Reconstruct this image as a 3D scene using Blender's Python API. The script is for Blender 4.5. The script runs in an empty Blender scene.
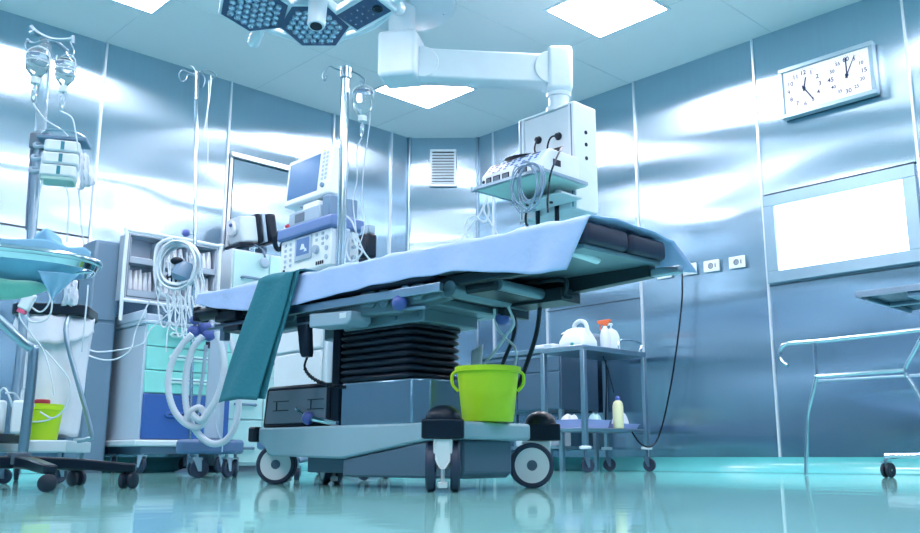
import bpy, bmesh, math, random
from mathutils import Vector, Matrix
random.seed(7)
PI = math.pi
COL = bpy.context.scene.collection

# ------------------------------------------------------------------ camera geometry (used to measure real positions)
F, CX, CY, HC = 905.0, 470.0, 266.5, 0.10
TH = math.atan(190.5 / 905.0)
cT, sT = math.cos(TH), math.sin(TH)
def ray(px, py):
    x = (px - CX) / F; y = -(py - CY) / F
    return Vector((x, cT - sT * y, sT + cT * y))
def at(px, py, Y):
    r = ray(px, py); t = Y / r.y
    return Vector((r.x * t, Y, HC + r.z * t))
def atz(px, py, z):
    r = ray(px, py); t = (z - HC) / r.z
    return Vector((r.x * t, r.y * t, z))
class Fr:
    """upright local frame: origin on the floor, rotated about z"""
    def __init__(s, ox, oy, deg, oz=0.0):
        s.o = Vector((ox, oy, oz)); s.a = math.radians(deg); s.deg = deg
        s.ex = Vector((math.cos(s.a), math.sin(s.a), 0)); s.ey = Vector((-math.sin(s.a), math.cos(s.a), 0))
    def w(s, x, y, z=0.0): return s.o + s.ex * x + s.ey * y + Vector((0, 0, z))
    def l(s, p):
        d = Vector(p) - s.o; return Vector((d.dot(s.ex), d.dot(s.ey), d.z))

RA, LA = -46.3, 44.1
RWO, LWO = (0.065, 7.963), (-0.557, 7.97)
RW = Fr(RWO[0], RWO[1], RA)          # x runs along the right wall toward the viewer, y = behind it
LW = Fr(LWO[0], LWO[1], LA)          # x negative runs along the left wall toward the viewer, y = behind it

# ------------------------------------------------------------------ materials
def lin(c):
    return tuple(((v / 255.0) / 12.92 if v / 255.0 <= 0.04045 else ((v / 255.0 + 0.055) / 1.055) ** 2.4) for v in c) + (1.0,)
MATS = {}
def mat(name, rgb, rough=0.5, metal=0.0, var=0.06, scale=9.0, bump=0.0, coat=0.0, alpha=1.0, trans=0.0, emit=None, estr=0.0, ior=1.45, sub=0.0):
    if name in MATS: return MATS[name]
    m = bpy.data.materials.new(name); m.use_nodes = True
    nt = m.node_tree; b = nt.nodes['Principled BSDF']
    c = lin(rgb)
    tc = nt.nodes.new('ShaderNodeTexCoord')
    nz = nt.nodes.new('ShaderNodeTexNoise'); nz.inputs['Scale'].default_value = scale; nz.inputs['Detail'].default_value = 3
    nt.links.new(tc.outputs['Object'], nz.inputs['Vector'])
    mx = nt.nodes.new('ShaderNodeMix'); mx.data_type = 'RGBA'
    mx.inputs['A'].default_value = tuple(v * (1 - var) for v in c[:3]) + (1,)
    mx.inputs['B'].default_value = tuple(min(1, v * (1 + var)) for v in c[:3]) + (1,)
    nt.links.new(nz.outputs['Fac'], mx.inputs['Factor'])
    nt.links.new(mx.outputs['Result'], b.inputs['Base Color'])
    b.inputs['Roughness'].default_value = rough; b.inputs['Metallic'].default_value = metal
    b.inputs['Coat Weight'].default_value = coat; b.inputs['Coat Roughness'].default_value = 0.08
    b.inputs['Alpha'].default_value = alpha; b.inputs['Transmission Weight'].default_value = trans; b.inputs['IOR'].default_value = ior
    if sub: b.inputs['Subsurface Weight'].default_value = sub
    if emit:
        b.inputs['Emission Color'].default_value = lin(emit); b.inputs['Emission Strength'].default_value = estr
    if bump:
        bp = nt.nodes.new('ShaderNodeBump'); bp.inputs['Strength'].default_value = bump; bp.inputs['Distance'].default_value = 0.01
        nt.links.new(nz.outputs['Fac'], bp.inputs['Height']); nt.links.new(bp.outputs['Normal'], b.inputs['Normal'])
    MATS[name] = m; return m

def steel_wall(name, direction, rgb=(172, 198, 214)):
    m = bpy.data.materials.new(name); m.use_nodes = True
    nt = m.node_tree; b = nt.nodes['Principled BSDF']; L = nt.links.new
    b.inputs['Metallic'].default_value = 1.0
    geo = nt.nodes.new('ShaderNodeTexCoord')
    mp = nt.nodes.new('ShaderNodeMapping'); L(geo.outputs['Object'], mp.inputs['Vector'])
    mp.inputs['Scale'].default_value = (0.5, 0.5, 1.9)
    n1 = nt.nodes.new('ShaderNodeTexNoise'); n1.inputs['Scale'].default_value = 1.0; n1.inputs['Detail'].default_value = 1.0
    L(mp.outputs['Vector'], n1.inputs['Vector'])
    mp2 = nt.nodes.new('ShaderNodeMapping'); L(geo.outputs['Object'], mp2.inputs['Vector'])
    mp2.inputs['Scale'].default_value = (140, 140, 1.2)
    n2 = nt.nodes.new('ShaderNodeTexNoise'); n2.inputs['Scale'].default_value = 1.0; n2.inputs['Detail'].default_value = 2.0
    L(mp2.outputs['Vector'], n2.inputs['Vector'])
    bp = nt.nodes.new('ShaderNodeBump'); bp.inputs['Strength'].default_value = 1.0; bp.inputs['Distance'].default_value = 0.028
    L(n1.outputs['Fac'], bp.inputs['Height']); L(bp.outputs['Normal'], b.inputs['Normal'])
    mx = nt.nodes.new('ShaderNodeMix'); mx.data_type = 'RGBA'
    c = lin(rgb)
    mx.inputs['A'].default_value = tuple(v * 0.94 for v in c[:3]) + (1,); mx.inputs['B'].default_value = tuple(min(1, v * 1.06) for v in c[:3]) + (1,)
    L(n2.outputs['Fac'], mx.inputs['Factor']); L(mx.outputs['Result'], b.inputs['Base Color'])
    b.inputs['Roughness'].default_value = WALL_ROUGH
    b.inputs['Anisotropic'].default_value = 1.0
    cx = nt.nodes.new('ShaderNodeCombineXYZ')
    for i in range(3): cx.inputs[i].default_value = direction[i]
    L(cx.outputs[0], b.inputs['Tangent'])
    return m
WALL_ROUGH = 0.21

# ------------------------------------------------------------------ mesh builder
class MB:
    def __init__(s): s.v = []; s.f = []
    def add(s, vs, fs, M=None):
        b = len(s.v)
        s.v.extend([(M @ Vector(p)) if M is not None else Vector(p) for p in vs]); s.f.extend([tuple(b + i for i in f) for f in fs]); return s
    def box(s, x0, x1, y0, y1, z0, z1, M=None):
        vs = [(x0,y0,z0),(x1,y0,z0),(x1,y1,z0),(x0,y1,z0),(x0,y0,z1),(x1,y0,z1),(x1,y1,z1),(x0,y1,z1)]
        return s.add(vs, [(0,3,2,1),(4,5,6,7),(0,1,5,4),(1,2,6,5),(2,3,7,6),(3,0,4,7)], M)
    def cyl(s, p0, p1, r0, r1=None, n=20, cap=True):
        r1 = r0 if r1 is None else r1
        p0 = Vector(p0); p1 = Vector(p1); d = (p1 - p0)
        q = d.to_track_quat('Z', 'Y').to_matrix()
        vs = []
        for p, r in ((p0, r0), (p1, r1)):
            for i in range(n):
                a = 2 * PI * i / n; vs.append(p + q @ Vector((math.cos(a) * r, math.sin(a) * r, 0)))
        fs = [(i, (i + 1) % n, n + (i + 1) % n, n + i) for i in range(n)]
        if cap: fs += [tuple(reversed(range(n))), tuple(range(n, 2 * n))]
        return s.add(vs, fs)
    def lathe(s, prof, M=None, n=28, a0=0.0, a1=2 * PI, cap=True):
        """prof: (r, z) bottom to top about z"""
        full = abs(a1 - a0 - 2 * PI) < 1e-6; k = n if full else n + 1
        vs = []
        for r, z in prof:
            for i in range(k):
                a = a0 + (a1 - a0) * i / n; vs.append((math.cos(a) * r, math.sin(a) * r, z))
        fs = []
        for j in range(len(prof) - 1):
            for i in range(n):
                i2 = (i + 1) % k if full else i + 1
                fs.append((j * k + i, j * k + i2, (j + 1) * k + i2, (j + 1) * k + i))
        if full and cap:
            if prof[0][0] > 1e-5: fs.append(tuple(reversed(range(k))))
            if prof[-1][0] > 1e-5: fs.append(tuple(range((len(prof) - 1) * k, len(prof) * k)))
        return s.add(vs, fs, M)
    def prism(s, poly, axis, a0, a1, M=None):
        """poly of 2D points; axis x: (y,z), y: (x,z), z: (x,y)"""
        def mk(p, a): return {'x': (a, p[0], p[1]), 'y': (p[0], a, p[1]), 'z': (p[0], p[1], a)}[axis]
        n = len(poly); vs = [mk(p, a0) for p in poly] + [mk(p, a1) for p in poly]
        fs = [(i, (i + 1) % n, n + (i + 1) % n, n + i) for i in range(n)] + [tuple(reversed(range(n))), tuple(range(n, 2 * n))]
        return s.add(vs, fs, M)
    def tube(s, pts, r, n=8, closed=False, smooth=6, M=None):
        pts = [Vector(p) for p in pts]
        if smooth: pts = catmull(pts, smooth, closed)
        m = len(pts); vs = []; up = None
        for i, p in enumerate(pts):
            if closed: t = pts[(i + 1) % m] - pts[i - 1]
            else: t = pts[min(i + 1, m - 1)] - pts[max(i - 1, 0)]
            t = t.normalized() if t.length > 1e-9 else Vector((0, 0, 1))
            if up is None:
                up = t.orthogonal().normalized()
            else:
                up = (up - t * up.dot(t)); up = up.normalized() if up.length > 1e-6 else t.orthogonal().normalized()
            w = t.cross(up); rr = r(i / max(1, m - 1)) if callable(r) else r
            for k in range(n):
                a = 2 * PI * k / n; vs.append(p + (up * math.cos(a) + w * math.sin(a)) * rr)
        fs = []
        for i in range(m if closed else m - 1):
            j = (i + 1) % m
            for k in range(n): fs.append((i * n + k, i * n + (k + 1) % n, j * n + (k + 1) % n, j * n + k))
        if not closed: fs += [tuple(reversed(range(n))), tuple(range((m - 1) * n, m * n))]
        return s.add(vs, fs, M)
    def loft(s, rings, cap=True, M=None):
        n = len(rings[0]); vs = [p for r in rings for p in r]
        fs = [(j * n + i, j * n + (i + 1) % n, (j + 1) * n + (i + 1) % n, (j + 1) * n + i) for j in range(len(rings) - 1) for i in range(n)]
        if cap: fs += [tuple(reversed(range(n))), tuple(range((len(rings) - 1) * n, len(rings) * n))]
        return s.add(vs, fs, M)
    def sphere(s, c, r, M=None, n=16, sq=(1, 1, 1)):
        prof = [(max(1e-6, math.sin(PI * k / 10)) * r, -math.cos(PI * k / 10) * r) for k in range(11)]
        T = Matrix.Translation(Vector(c)) @ Matrix.Diagonal((*sq, 1)); T = (M @ T) if M is not None else T
        return s.lathe(prof, T, n)
    def grid(s, fn, nu, nv):
        vs = [fn(i / nu, j / nv) for j in range(nv + 1) for i in range(nu + 1)]
        fs = [(j * (nu + 1) + i, j * (nu + 1) + i + 1, (j + 1) * (nu + 1) + i + 1, (j + 1) * (nu + 1) + i) for j in range(nv) for i in range(nu)]
        return s.add(vs, fs)
    def build(s, name, m, parent=None, bevel=0.0, seg=2, angle=35, solid=0.0, top=False, sub=0, recalc=True):
        me = bpy.data.meshes.new(name)
        vs = s.v; off = Vector((0, 0, 0))
        if parent is None and not top:
            lo = Vector((min(v.x for v in vs), min(v.y for v in vs), min(v.z for v in vs))); hi = Vector((max(v.x for v in vs), max(v.y for v in vs), max(v.z for v in vs)))
            off = Vector(((lo.x + hi.x) / 2, (lo.y + hi.y) / 2, lo.z))
        me.from_pydata([tuple(v - off) for v in vs], [], s.f)
        if recalc:
            bm = bmesh.new(); bm.from_mesh(me); bmesh.ops.recalc_face_normals(bm, faces=bm.faces); bm.to_mesh(me); bm.free()
        me.validate()
        me.polygons.foreach_set('use_smooth', [True] * len(me.polygons))
        try: me.set_sharp_from_angle(angle=math.radians(angle))
        except Exception: pass
        me.materials.append(m)
        o = bpy.data.objects.new(name, me); COL.objects.link(o); o.location = off
        if parent is not None: o.parent = parent
        if bevel:
            md = o.modifiers.new('Bevel', 'BEVEL'); md.width = bevel; md.segments = seg; md.limit_method = 'ANGLE'; md.angle_limit = math.radians(40); md.harden_normals = False
        if solid:
            md = o.modifiers.new('Solidify', 'SOLIDIFY'); md.thickness = solid; md.offset = 0
        if sub:
            md = o.modifiers.new('Subsurf', 'SUBSURF'); md.levels = sub; md.render_levels = sub
        return o
def catmull(P, k, closed=False):
    n = len(P)
    if n < 3: return P
    out = []
    for i in range(n if closed else n - 1):
        if closed: a, b, c, d = P[i - 1], P[i], P[(i + 1) % n], P[(i + 2) % n]
        else: a, b, c, d = P[max(i - 1, 0)], P[i], P[i + 1], P[min(i + 2, n - 1)]
        for j in range(k):
            t = j / k; t2 = t * t; t3 = t2 * t
            out.append(0.5 * ((2 * b) + (c - a) * t + (2 * a - 5 * b + 4 * c - d) * t2 + (3 * b - a - 3 * c + d) * t3))
    if not closed: out.append(P[-1])
    return out
def rrect(hx, hy, r, n=5):
    out = []
    for cx, cy, a in ((hx - r, hy - r, 0), (-hx + r, hy - r, 90), (-hx + r, -hy + r, 180), (hx - r, -hy + r, 270)):
        for i in range(n + 1):
            t = math.radians(a + 90 * i / n); out.append((cx + r * math.cos(t), cy + r * math.sin(t)))
    return out
def tag(o, label, cat, group=None, kind=None):
    o['label'] = label; o['category'] = cat
    if group: o['group'] = group
    if kind: o['kind'] = kind
    return o
def thing(name, label, cat, loc=(0, 0, 0), deg=0.0, group=None):
    o = bpy.data.objects.new(name, None); COL.objects.link(o)
    o.location = loc; o.rotation_euler = (0, 0, math.radians(deg)); o.empty_display_size = 0.1
    return tag(o, label, cat, group)
def struct(o): o['kind'] = 'structure'; return o
def copy_tree(o, parent=None):
    c = o.copy(); COL.objects.link(c)
    if parent is not None: c.parent = parent
    for ch in list(o.children): copy_tree(ch, c)
    return c
def text_mb(mb, s, size, M, ext=0.0008):
    cu = bpy.data.curves.new('lettering', 'FONT'); cu.body = s; cu.size = size; cu.extrude = ext; cu.offset = size * 0.012; cu.align_x = 'CENTER'; cu.align_y = 'CENTER'; cu.resolution_u = 3
    o = bpy.data.objects.new('lettering', cu); COL.objects.link(o)
    dg = bpy.context.evaluated_depsgraph_get(); me = bpy.data.meshes.new_from_object(o.evaluated_get(dg))
    mb.add([v.co.copy() for v in me.vertices], [tuple(p.vertices) for p in me.polygons], M)
    bpy.data.objects.remove(o); bpy.data.curves.remove(cu); bpy.data.meshes.remove(me)

# ------------------------------------------------------------------ palette
m_white = mat('white_plastic', (214, 230, 238), 0.38)
m_cream = mat('pale_lacquer', (196, 216, 226), 0.35)
m_arm = mat('white_lacquered_metal', (205, 224, 234), 0.3)
m_grey = mat('light_grey_plastic', (150, 178, 198), 0.45)
m_bluegrey = mat('blue_grey_plastic', (98, 132, 160), 0.45)
m_slate = mat('slate_plastic', (92, 112, 130), 0.5)
m_black = mat('black_plastic', (16, 32, 48), 0.32)
m_black.node_tree.nodes['Principled BSDF'].inputs['Specular IOR Level'].default_value = 0.28
m_rubber = mat('dark_rubber', (22, 38, 56), 0.5)
m_tyre = mat('grey_blue_tyre', (38, 54, 78), 0.5)
m_chrome = mat('chrome', (200, 218, 228), 0.14, 1.0)
m_steel = mat('brushed_steel', (158, 182, 198), 0.3, 1.0)
m_steeldk = mat('dull_steel', (104, 130, 152), 0.42, 0.85)
m_navy = mat('navy_vinyl', (18, 34, 62), 0.5)
m_knob = mat('blue_violet_plastic', (78, 100, 172), 0.35)
m_teal = mat('mint_drawer_plastic', (132, 216, 212), 0.4)
m_tealh = mat('mint_handle_plastic', (196, 238, 236), 0.4)
m_blue = mat('deep_blue_plastic', (48, 92, 164), 0.4)
m_lime = mat('lime_plastic', (184, 224, 34), 0.38)
m_glass = mat('clear_glass', (225, 240, 245), 0.05, trans=0.9, ior=1.3)
m_clear = mat('clear_plastic', (205, 226, 236), 0.12, trans=0.75, ior=1.2)
m_cable = mat('pale_cable', (196, 216, 228), 0.4)
m_hose = mat('pale_hose', (202, 218, 232), 0.4, var=0.03)
m_bag = mat('white_polythene', (214, 226, 240), 0.4, bump=0.25, scale=14)
m_seam = mat('seam_profile', (222, 234, 242), 0.35, 0.6)
m_darkline = mat('dark_joint', (60, 84, 100), 0.6)

# ------------------------------------------------------------------ room shell
H = 3.0
def wpoint(fr, x, off): return fr.w(x, -off)
LR, LL = 8.0, 8.0
c0 = LW.w(0, 0); c1 = RW.w(0, 0)
rEnd = RW.w(LR, 0); lEnd = LW.w(-LL, 0)
back = rEnd + (lEnd - c0)          # fourth corner
# floor
m_floor = bpy.data.materials.new('teal_epoxy'); m_floor.use_nodes = True
nt = m_floor.node_tree; b = nt.nodes['Principled BSDF']; tc = nt.nodes.new('ShaderNodeTexCoord')
nz = nt.nodes.new('ShaderNodeTexNoise'); nz.inputs['Scale'].default_value = 0.9; nz.inputs['Detail'].default_value = 3; nt.links.new(tc.outputs['Object'], nz.inputs['Vector'])
mx = nt.nodes.new('ShaderNodeMix'); mx.data_type = 'RGBA'; mx.inputs['A'].default_value = lin((116, 186, 188)); mx.inputs['B'].default_value = lin((138, 202, 202))
nt.links.new(nz.outputs['Fac'], mx.inputs['Factor']); nt.links.new(mx.outputs['Result'], b.inputs['Base Color'])
nz2 = nt.nodes.new('ShaderNodeTexNoise'); nz2.inputs['Scale'].default_value = 5.0; nz2.inputs['Detail'].default_value = 2; nt.links.new(tc.outputs['Object'], nz2.inputs['Vector'])
bp = nt.nodes.new('ShaderNodeBump'); bp.inputs['Strength'].default_value = 0.5; bp.inputs['Distance'].default_value = 0.0016
nt.links.new(nz2.outputs['Fac'], bp.inputs['Height']); nt.links.new(bp.outputs['Normal'], b.inputs['Normal'])
b.inputs['Roughness'].default_value = 0.07; b.inputs['IOR'].default_value = 1.22; b.inputs['Coat Weight'].default_value = 0.0; b.inputs['Coat Roughness'].default_value = 0.03
poly = [c0, c1, rEnd, back, lEnd]
def slab(name, z0, z1, m):
    mb = MB(); n = len(poly)
    cen = sum(poly, Vector()) / n
    P = [cen + (p - cen) * 1.06 for p in poly]
    mb.prism([(p.x, p.y) for p in P], 'z', z0, z1)
    return struct(mb.build(name, m, top=True))
slab('floor', -0.08, 0.0, m_floor)
m_ceil = mat('painted_ceiling_panels', (222, 232, 236), 0.5, var=0.01)
slab('ceiling', H, H + 0.1, m_ceil)
# walls made of panels about one metre wide, very slightly out of line with one another as in any clad wall
rs = [0.0, 0.203, 0.82, 1.765, 2.79, 3.815, 4.84, 5.86, 6.9, LR]
ls = [0.0, 0.212, 0.852, 1.839, 2.831, 3.83, 4.85, 5.86, 6.9, LL]
def wall(name, fr, xs, m, sgn):
    mb = MB()
    for a, b_ in zip(xs[:-1], xs[1:]):
        t = random.uniform(-0.004, 0.004); u = random.uniform(-0.004, 0.004)
        x0, x1 = a * sgn, b_ * sgn
        vs = [fr.w(x0, 0.012 + t, 0), fr.w(x1, 0.012 - t, 0), fr.w(x1, 0.012 - t + u, H), fr.w(x0, 0.012 + t + u, H), fr.w(x0, 0.1, 0), fr.w(x1, 0.1, 0), fr.w(x1, 0.1, H), fr.w(x0, 0.1, H)]
        mb.add(vs, [(0,1,2,3),(4,7,6,5),(0,4,5,1),(3,2,6,7),(0,3,7,4),(1,5,6,2)])
    return struct(mb.build(name, m, top=True, angle=5))
m_steelR = steel_wall('brushed_steel_cladding_right', RW.ex)
m_steelL = steel_wall('brushed_steel_cladding_left', LW.ex)
wall('wall_right', RW, rs, m_steelR, 1)
wall('wall_left', LW, ls, m_steelL, -1)
CW = Fr(c0.x, c0.y, math.degrees(math.atan2(c1.y - c0.y, c1.x - c0.x)))
cl = (c1 - c0).length
m_steelC = steel_wall('brushed_steel_cladding_corner', CW.ex)
wall('wall_back', CW, [0.0, cl], m_steelC, 1)
BL = Fr(lEnd.x, lEnd.y, RA); BR = Fr(rEnd.x, rEnd.y, LA)
mb = MB(); mb.add([BL.w(0, 0, 0), BL.w(LR + 0.7, 0, 0), BL.w(LR + 0.7, 0, H), BL.w(0, 0, H), BL.w(0, -0.1, 0), BL.w(LR + 0.7, -0.1, 0), BL.w(LR + 0.7, -0.1, H), BL.w(0, -0.1, H)], [(0,1,2,3),(4,7,6,5),(0,4,5,1),(3,2,6,7),(0,3,7,4),(1,5,6,2)])
struct(mb.build('wall_front', m_steelR, top=True))
mb = MB(); mb.add([rEnd, back, back + Vector((0, 0, H)), rEnd + Vector((0, 0, H)), rEnd + BR.ey * -0.1, back + BR.ey * -0.1, back + BR.ey * -0.1 + Vector((0, 0, H)), rEnd + BR.ey * -0.1 + Vector((0, 0, H))], [(0,1,2,3),(4,7,6,5),(0,4,5,1),(3,2,6,7),(0,3,7,4),(1,5,6,2)])
struct(mb.build('wall_side', m_steelL, top=True))
# seam profiles
ntrim = [0]
def trim(mb, m, bevel=0):
    ntrim[0] += 1
    return struct(mb.build('trim_%d' % ntrim[0], m, top=True, bevel=bevel))
def fbox(mb, fr, x0, x1, y0, y1, z0, z1):
    vs = [fr.w(x, y, z) for z in (z0, z1) for x, y in ((x0, y0), (x1, y0), (x1, y1), (x0, y1))]
    mb.add(vs, [(0,3,2,1),(4,5,6,7),(0,1,5,4),(1,2,6,5),(2,3,7,6),(3,0,4,7)]); return mb
for x in rs[1:-1]: trim(fbox(MB(), RW, x - 0.007, x + 0.007, -0.004, 0.02, 0.1, H), m_seam)
for x in ls[1:-1]: trim(fbox(MB(), LW, -x - 0.007, -x + 0.007, -0.004, 0.02, 0.1, H), m_seam)
for p in (c0, c1): mb = MB(); mb.cyl(p + Vector((0, 0, 0.1)), p + Vector((0, 0, H)), 0.012, n=10); trim(mb, m_steel)
# horizontal panel joints
trim(fbox(MB(), RW, 0.82, 1.755, -0.002, 0.02, 1.268, 1.273), m_darkline)
trim(fbox(MB(), RW, 2.80, 3.80, -0.002, 0.02, 1.214, 1.220), m_darkline)
trim(fbox(MB(), RW, 2.80, 3.80, -0.002, 0.02, 1.842, 1.847), m_darkline)
trim(fbox(MB(), LW, -LL, -2.84, -0.002, 0.02, 1.560, 1.568), m_darkline)
# coved skirting in the floor colour
m_cove = mat('teal_cove', (92, 186, 190), 0.22, var=0.02, coat=0.3)
def cove(name, fr, x0, x1):
    prof = [(0.02, 0.0), (-0.085, 0.0)] + [(-0.085 + 0.08 * math.sin(t), 0.08 - 0.08 * math.cos(t)) for t in [math.radians(a) for a in (15, 30, 45, 60, 75, 90)]] + [(-0.005, 0.098), (0.02, 0.098)]
    n = len(prof); vs = [fr.w(x0, y, z + 0.001) for y, z in prof] + [fr.w(x1, y, z + 0.001) for y, z in prof]
    mb = MB(); mb.add(vs, [(i, (i + 1) % n, n + (i + 1) % n, n + i) for i in range(n)]); return struct(mb.build(name, m_cove, top=True, angle=50))
cove('baseboard_right', RW, 0, LR); cove('baseboard_left', LW, -LL, 0); cove('baseboard_back', CW, 0, cl)
# ceiling joints
m_ceilseam = mat('ceiling_joint', (200, 214, 220), 0.6)
k = 0
for i in range(12):
    y = 0.31 + 0.61 * i
    if i % 2 == 0:
        mb = fbox(MB(), LW, -0.1 - y, -0.0965 - y, -LR, 0, H - 0.002, H + 0.01); trim(mb, m_ceilseam)
for i in range(6):
    x = 0.5 + 1.22 * i
    mb = fbox(MB(), RW, x, x + 0.0035, -LL, 0, H - 0.002, H + 0.01); trim(mb, m_ceilseam)
# window in the right wall
m_pane = mat('bright_daylit_glazing', (240, 248, 255), 0.3, emit=(236, 246, 255), estr=2.6)
win = bpy.data.objects.new('window_1', None); COL.objects.link(win); win.location = RW.w(3.29, 0, 1.53); win.rotation_euler = (0, 0, RW.a); struct(win)
mb = MB(); x0, x1, z0, z1, fw = -0.49, 0.505, -0.30, 0.302, 0.078
mb.box(x0, x1, -0.02, 0.02, z1 - fw, z1); mb.box(x0, x1, -0.02, 0.02, z0, z0 + fw); mb.box(x0, x0 + fw, -0.02, 0.02, z0 + fw, z1 - fw); mb.box(x1 - fw, x1, -0.02, 0.02, z0 + fw, z1 - fw)
struct(mb.build('window_frame', mat('window_frame_steel', (150, 182, 200), 0.4, 0.7), win, bevel=0.004))
mb = MB(); mb.box(x0 + fw - 0.01, x1 - fw + 0.01, 0.0, 0.012, z0 + fw - 0.01, z1 - fw + 0.01); struct(mb.build('window_pane', m_pane, win))
# sliding door in the left wall
dr = bpy.data.objects.new('door_1', None); COL.objects.link(dr); dr.location = LW.w(-1.3, 0, 0); dr.rotation_euler = (0, 0, LW.a); struct(dr)
mb = MB(); mb.box(-0.52, 0.55, -0.035, 0.0, 2.38, 2.42); mb.box(-0.52, -0.495, -0.012, 0, 0.1, 2.38); mb.box(0.525, 0.55, -0.012, 0, 0.1, 2.38)
struct(mb.build('door_frame', m_seam, dr, bevel=0.004))
mb = MB(); mb.box(-0.485, 0.515, -0.008, 0.0, 0.1, 2.37); struct(mb.build('door_leaf', m_steelL, dr))
# ------------------------------------------------------------------ air vent on the corner wall
t = thing('air_vent', 'small square louvred vent high on the narrow corner wall', 'vent', CW.w(0.309, -0.002, 2.70), CW.deg)
mb = MB(); a, h, fw = 0.122, 0.178, 0.022
mb.box(-a, a, -0.02, 0, h - fw, h); mb.box(-a, a, -0.02, 0, -h, -h + fw); mb.box(-a, -a + fw, -0.02, 0, -h + fw, h - fw); mb.box(a - fw, a, -0.02, 0, -h + fw, h - fw)
mb.build('frame', m_cream, t, bevel=0.003)
mb = MB(); mb.box(-a + fw, a - fw, -0.004, -0.001, -h + fw, h - fw); mb.build('backing', m_black, t)
mb = MB()
for i in range(11):
    z = -h + fw + 0.012 + i * (2 * h - 2 * fw - 0.02) / 10.5
    mb.box(-a + fw, a - fw, -0.0015, 0.0015, -0.009, 0.009, Matrix.Translation((0, -0.011, z)) @ Matrix.Rotation(math.radians(35), 4, 'X'))
mb.build('grille', m_cream, t)
# ------------------------------------------------------------------ ceiling lights
def emis(name, rgb, s):
    m = bpy.data.materials.new(name); m.use_nodes = True; nt = m.node_tree; nt.nodes.clear()
    e = nt.nodes.new('ShaderNodeEmission'); e.inputs[0].default_value = lin(rgb); e.inputs[1].default_value = s
    n = nt.nodes.new('ShaderNodeTexNoise'); n.inputs['Scale'].default_value = 3
    r = nt.nodes.new('ShaderNodeMapRange'); r.inputs['To Min'].default_value = s * 0.97; r.inputs['To Max'].default_value = s * 1.03
    nt.links.new(n.outputs['Fac'], r.inputs['Value']); nt.links.new(r.outputs[0], e.inputs[1])
    o = nt.nodes.new('ShaderNodeOutputMaterial'); nt.links.new(e.outputs[0], o.inputs[0]); return m
LIGHT = 36.0
m_light = emis('ceiling_light_diffuser', (255, 240, 246), LIGHT)
L1 = RW.l(Vector((-0.365, 6.84, 0)))
proto = None; lights = []
desc = {(0, 0): 'square ceiling light panel glowing above the back corner by the boom arm', (1, 0): 'square ceiling light panel near the right wall, cut by the top edge', (0, 1): 'square ceiling light panel near the left wall, above the infusion bottles'}
for i in range(0, 4):
    for j in range(0, 4):
        x = L1.x + 1.84 * i; y = L1.y - 2.44 * j
        if x > LR - 0.4 or -y > LL - 0.4: continue
        lab = desc.get((i, j), 'square ceiling light panel behind the viewer, outside the photograph')
        if proto is None:
            o = thing('ceiling_light', lab, 'light', RW.w(x, y, H), RA, 'recessed square ceiling lights')
            mb = MB(); s = 0.28; q = 0.3
            mb.box(-q, q, -q, -s, -0.008, -0.001); mb.box(-q, q, s, q, -0.008, -0.001); mb.box(-q, -s, -s, s, -0.008, -0.001); mb.box(s, q, -s, s, -0.008, -0.001)
            mb.build('frame', m_arm, o)
            mb = MB(); mb.box(-s, s, -s, s, -0.005, -0.001); mb.build('diffuser', m_light, o); proto = o
        else:
            o = copy_tree(proto); o.location = RW.w(x, y, H); o['label'] = lab
        lights.append(o)

# ================================================================== helpers for equipment
def caster(parent, x, y, r, deg, ztop, w=0.022, twin=False, gap=0.02, tyre=None, fork=None, name='caster'):
    """swivel caster: fork and stem as the part, wheel(s) as sub-parts"""
    tyre = tyre or m_tyre; fork = fork or m_steel
    M = Matrix.Translation((x, y, 0)) @ Matrix.Rotation(math.radians(deg), 4, 'Z')
    ww = (gap + w) if twin else w
    mb = MB(); hw = 0.006
    ox = r * 0.35
    if twin:
        mb.box(-hw, ox + hw, -gap * 0.35, gap * 0.35, r * 0.8, r * 2.1, M)
    else:
        for s in (-1, 1):
            mb.prism([(ox - 0.008, r * 0.7), (ox + 0.008, r * 0.7), (ox * 0.4 + r * 0.35, r * 2.08), (-r * 0.45, r * 2.08)], 'y', s * (w / 2 + 0.004) - 0.002, s * (w / 2 + 0.004) + 0.002, M)
    mb.box(-r * 0.5, r * 0.6, -ww / 2 - 0.006, ww / 2 + 0.006, r * 2.05, r * 2.05 + 0.006, M)
    mb.cyl(M @ Vector((0, 0, r * 2.05)), M @ Vector((0, 0, ztop)), 0.009, n=12)
    mb.cyl(M @ Vector((ox, -ww / 2 - 0.007, r)), M @ Vector((ox, ww / 2 + 0.007, r)), 0.005, n=8)
    c = mb.build(name, fork, parent)
    for s in ((-1, 1) if twin else (0,)):
        yc = s * (gap / 2 + w / 2)
        T = M @ Matrix.Translation((ox, yc, r)) @ Matrix.Rotation(PI / 2, 4, 'X')
        mb = MB(); mb.lathe([(r * 0.32, -w * 0.42), (r * 0.7, -w * 0.42), (r * 0.78, -w * 0.5), (r * 0.93, -w * 0.5), (r, -w * 0.3), (r, w * 0.3), (r * 0.93, w * 0.5), (r * 0.78, w * 0.5), (r * 0.7, w * 0.42), (r * 0.32, w * 0.42), (1e-6, w * 0.42)], T, 24)
        mb.lathe([(1e-6, -w * 0.5), (r * 0.3, -w * 0.5), (r * 0.34, -w * 0.42)], T, 16)
        mb.build('wheel', tyre, c)
    return c
def tube_thing(name, pts, r, m, label, cat, group=None, n=8, **k):
    mb = MB(); mb.tube(pts, r, n, **k); return tag(mb.build(name, m), label, cat, group)
def W(p): return Vector(p)

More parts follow.
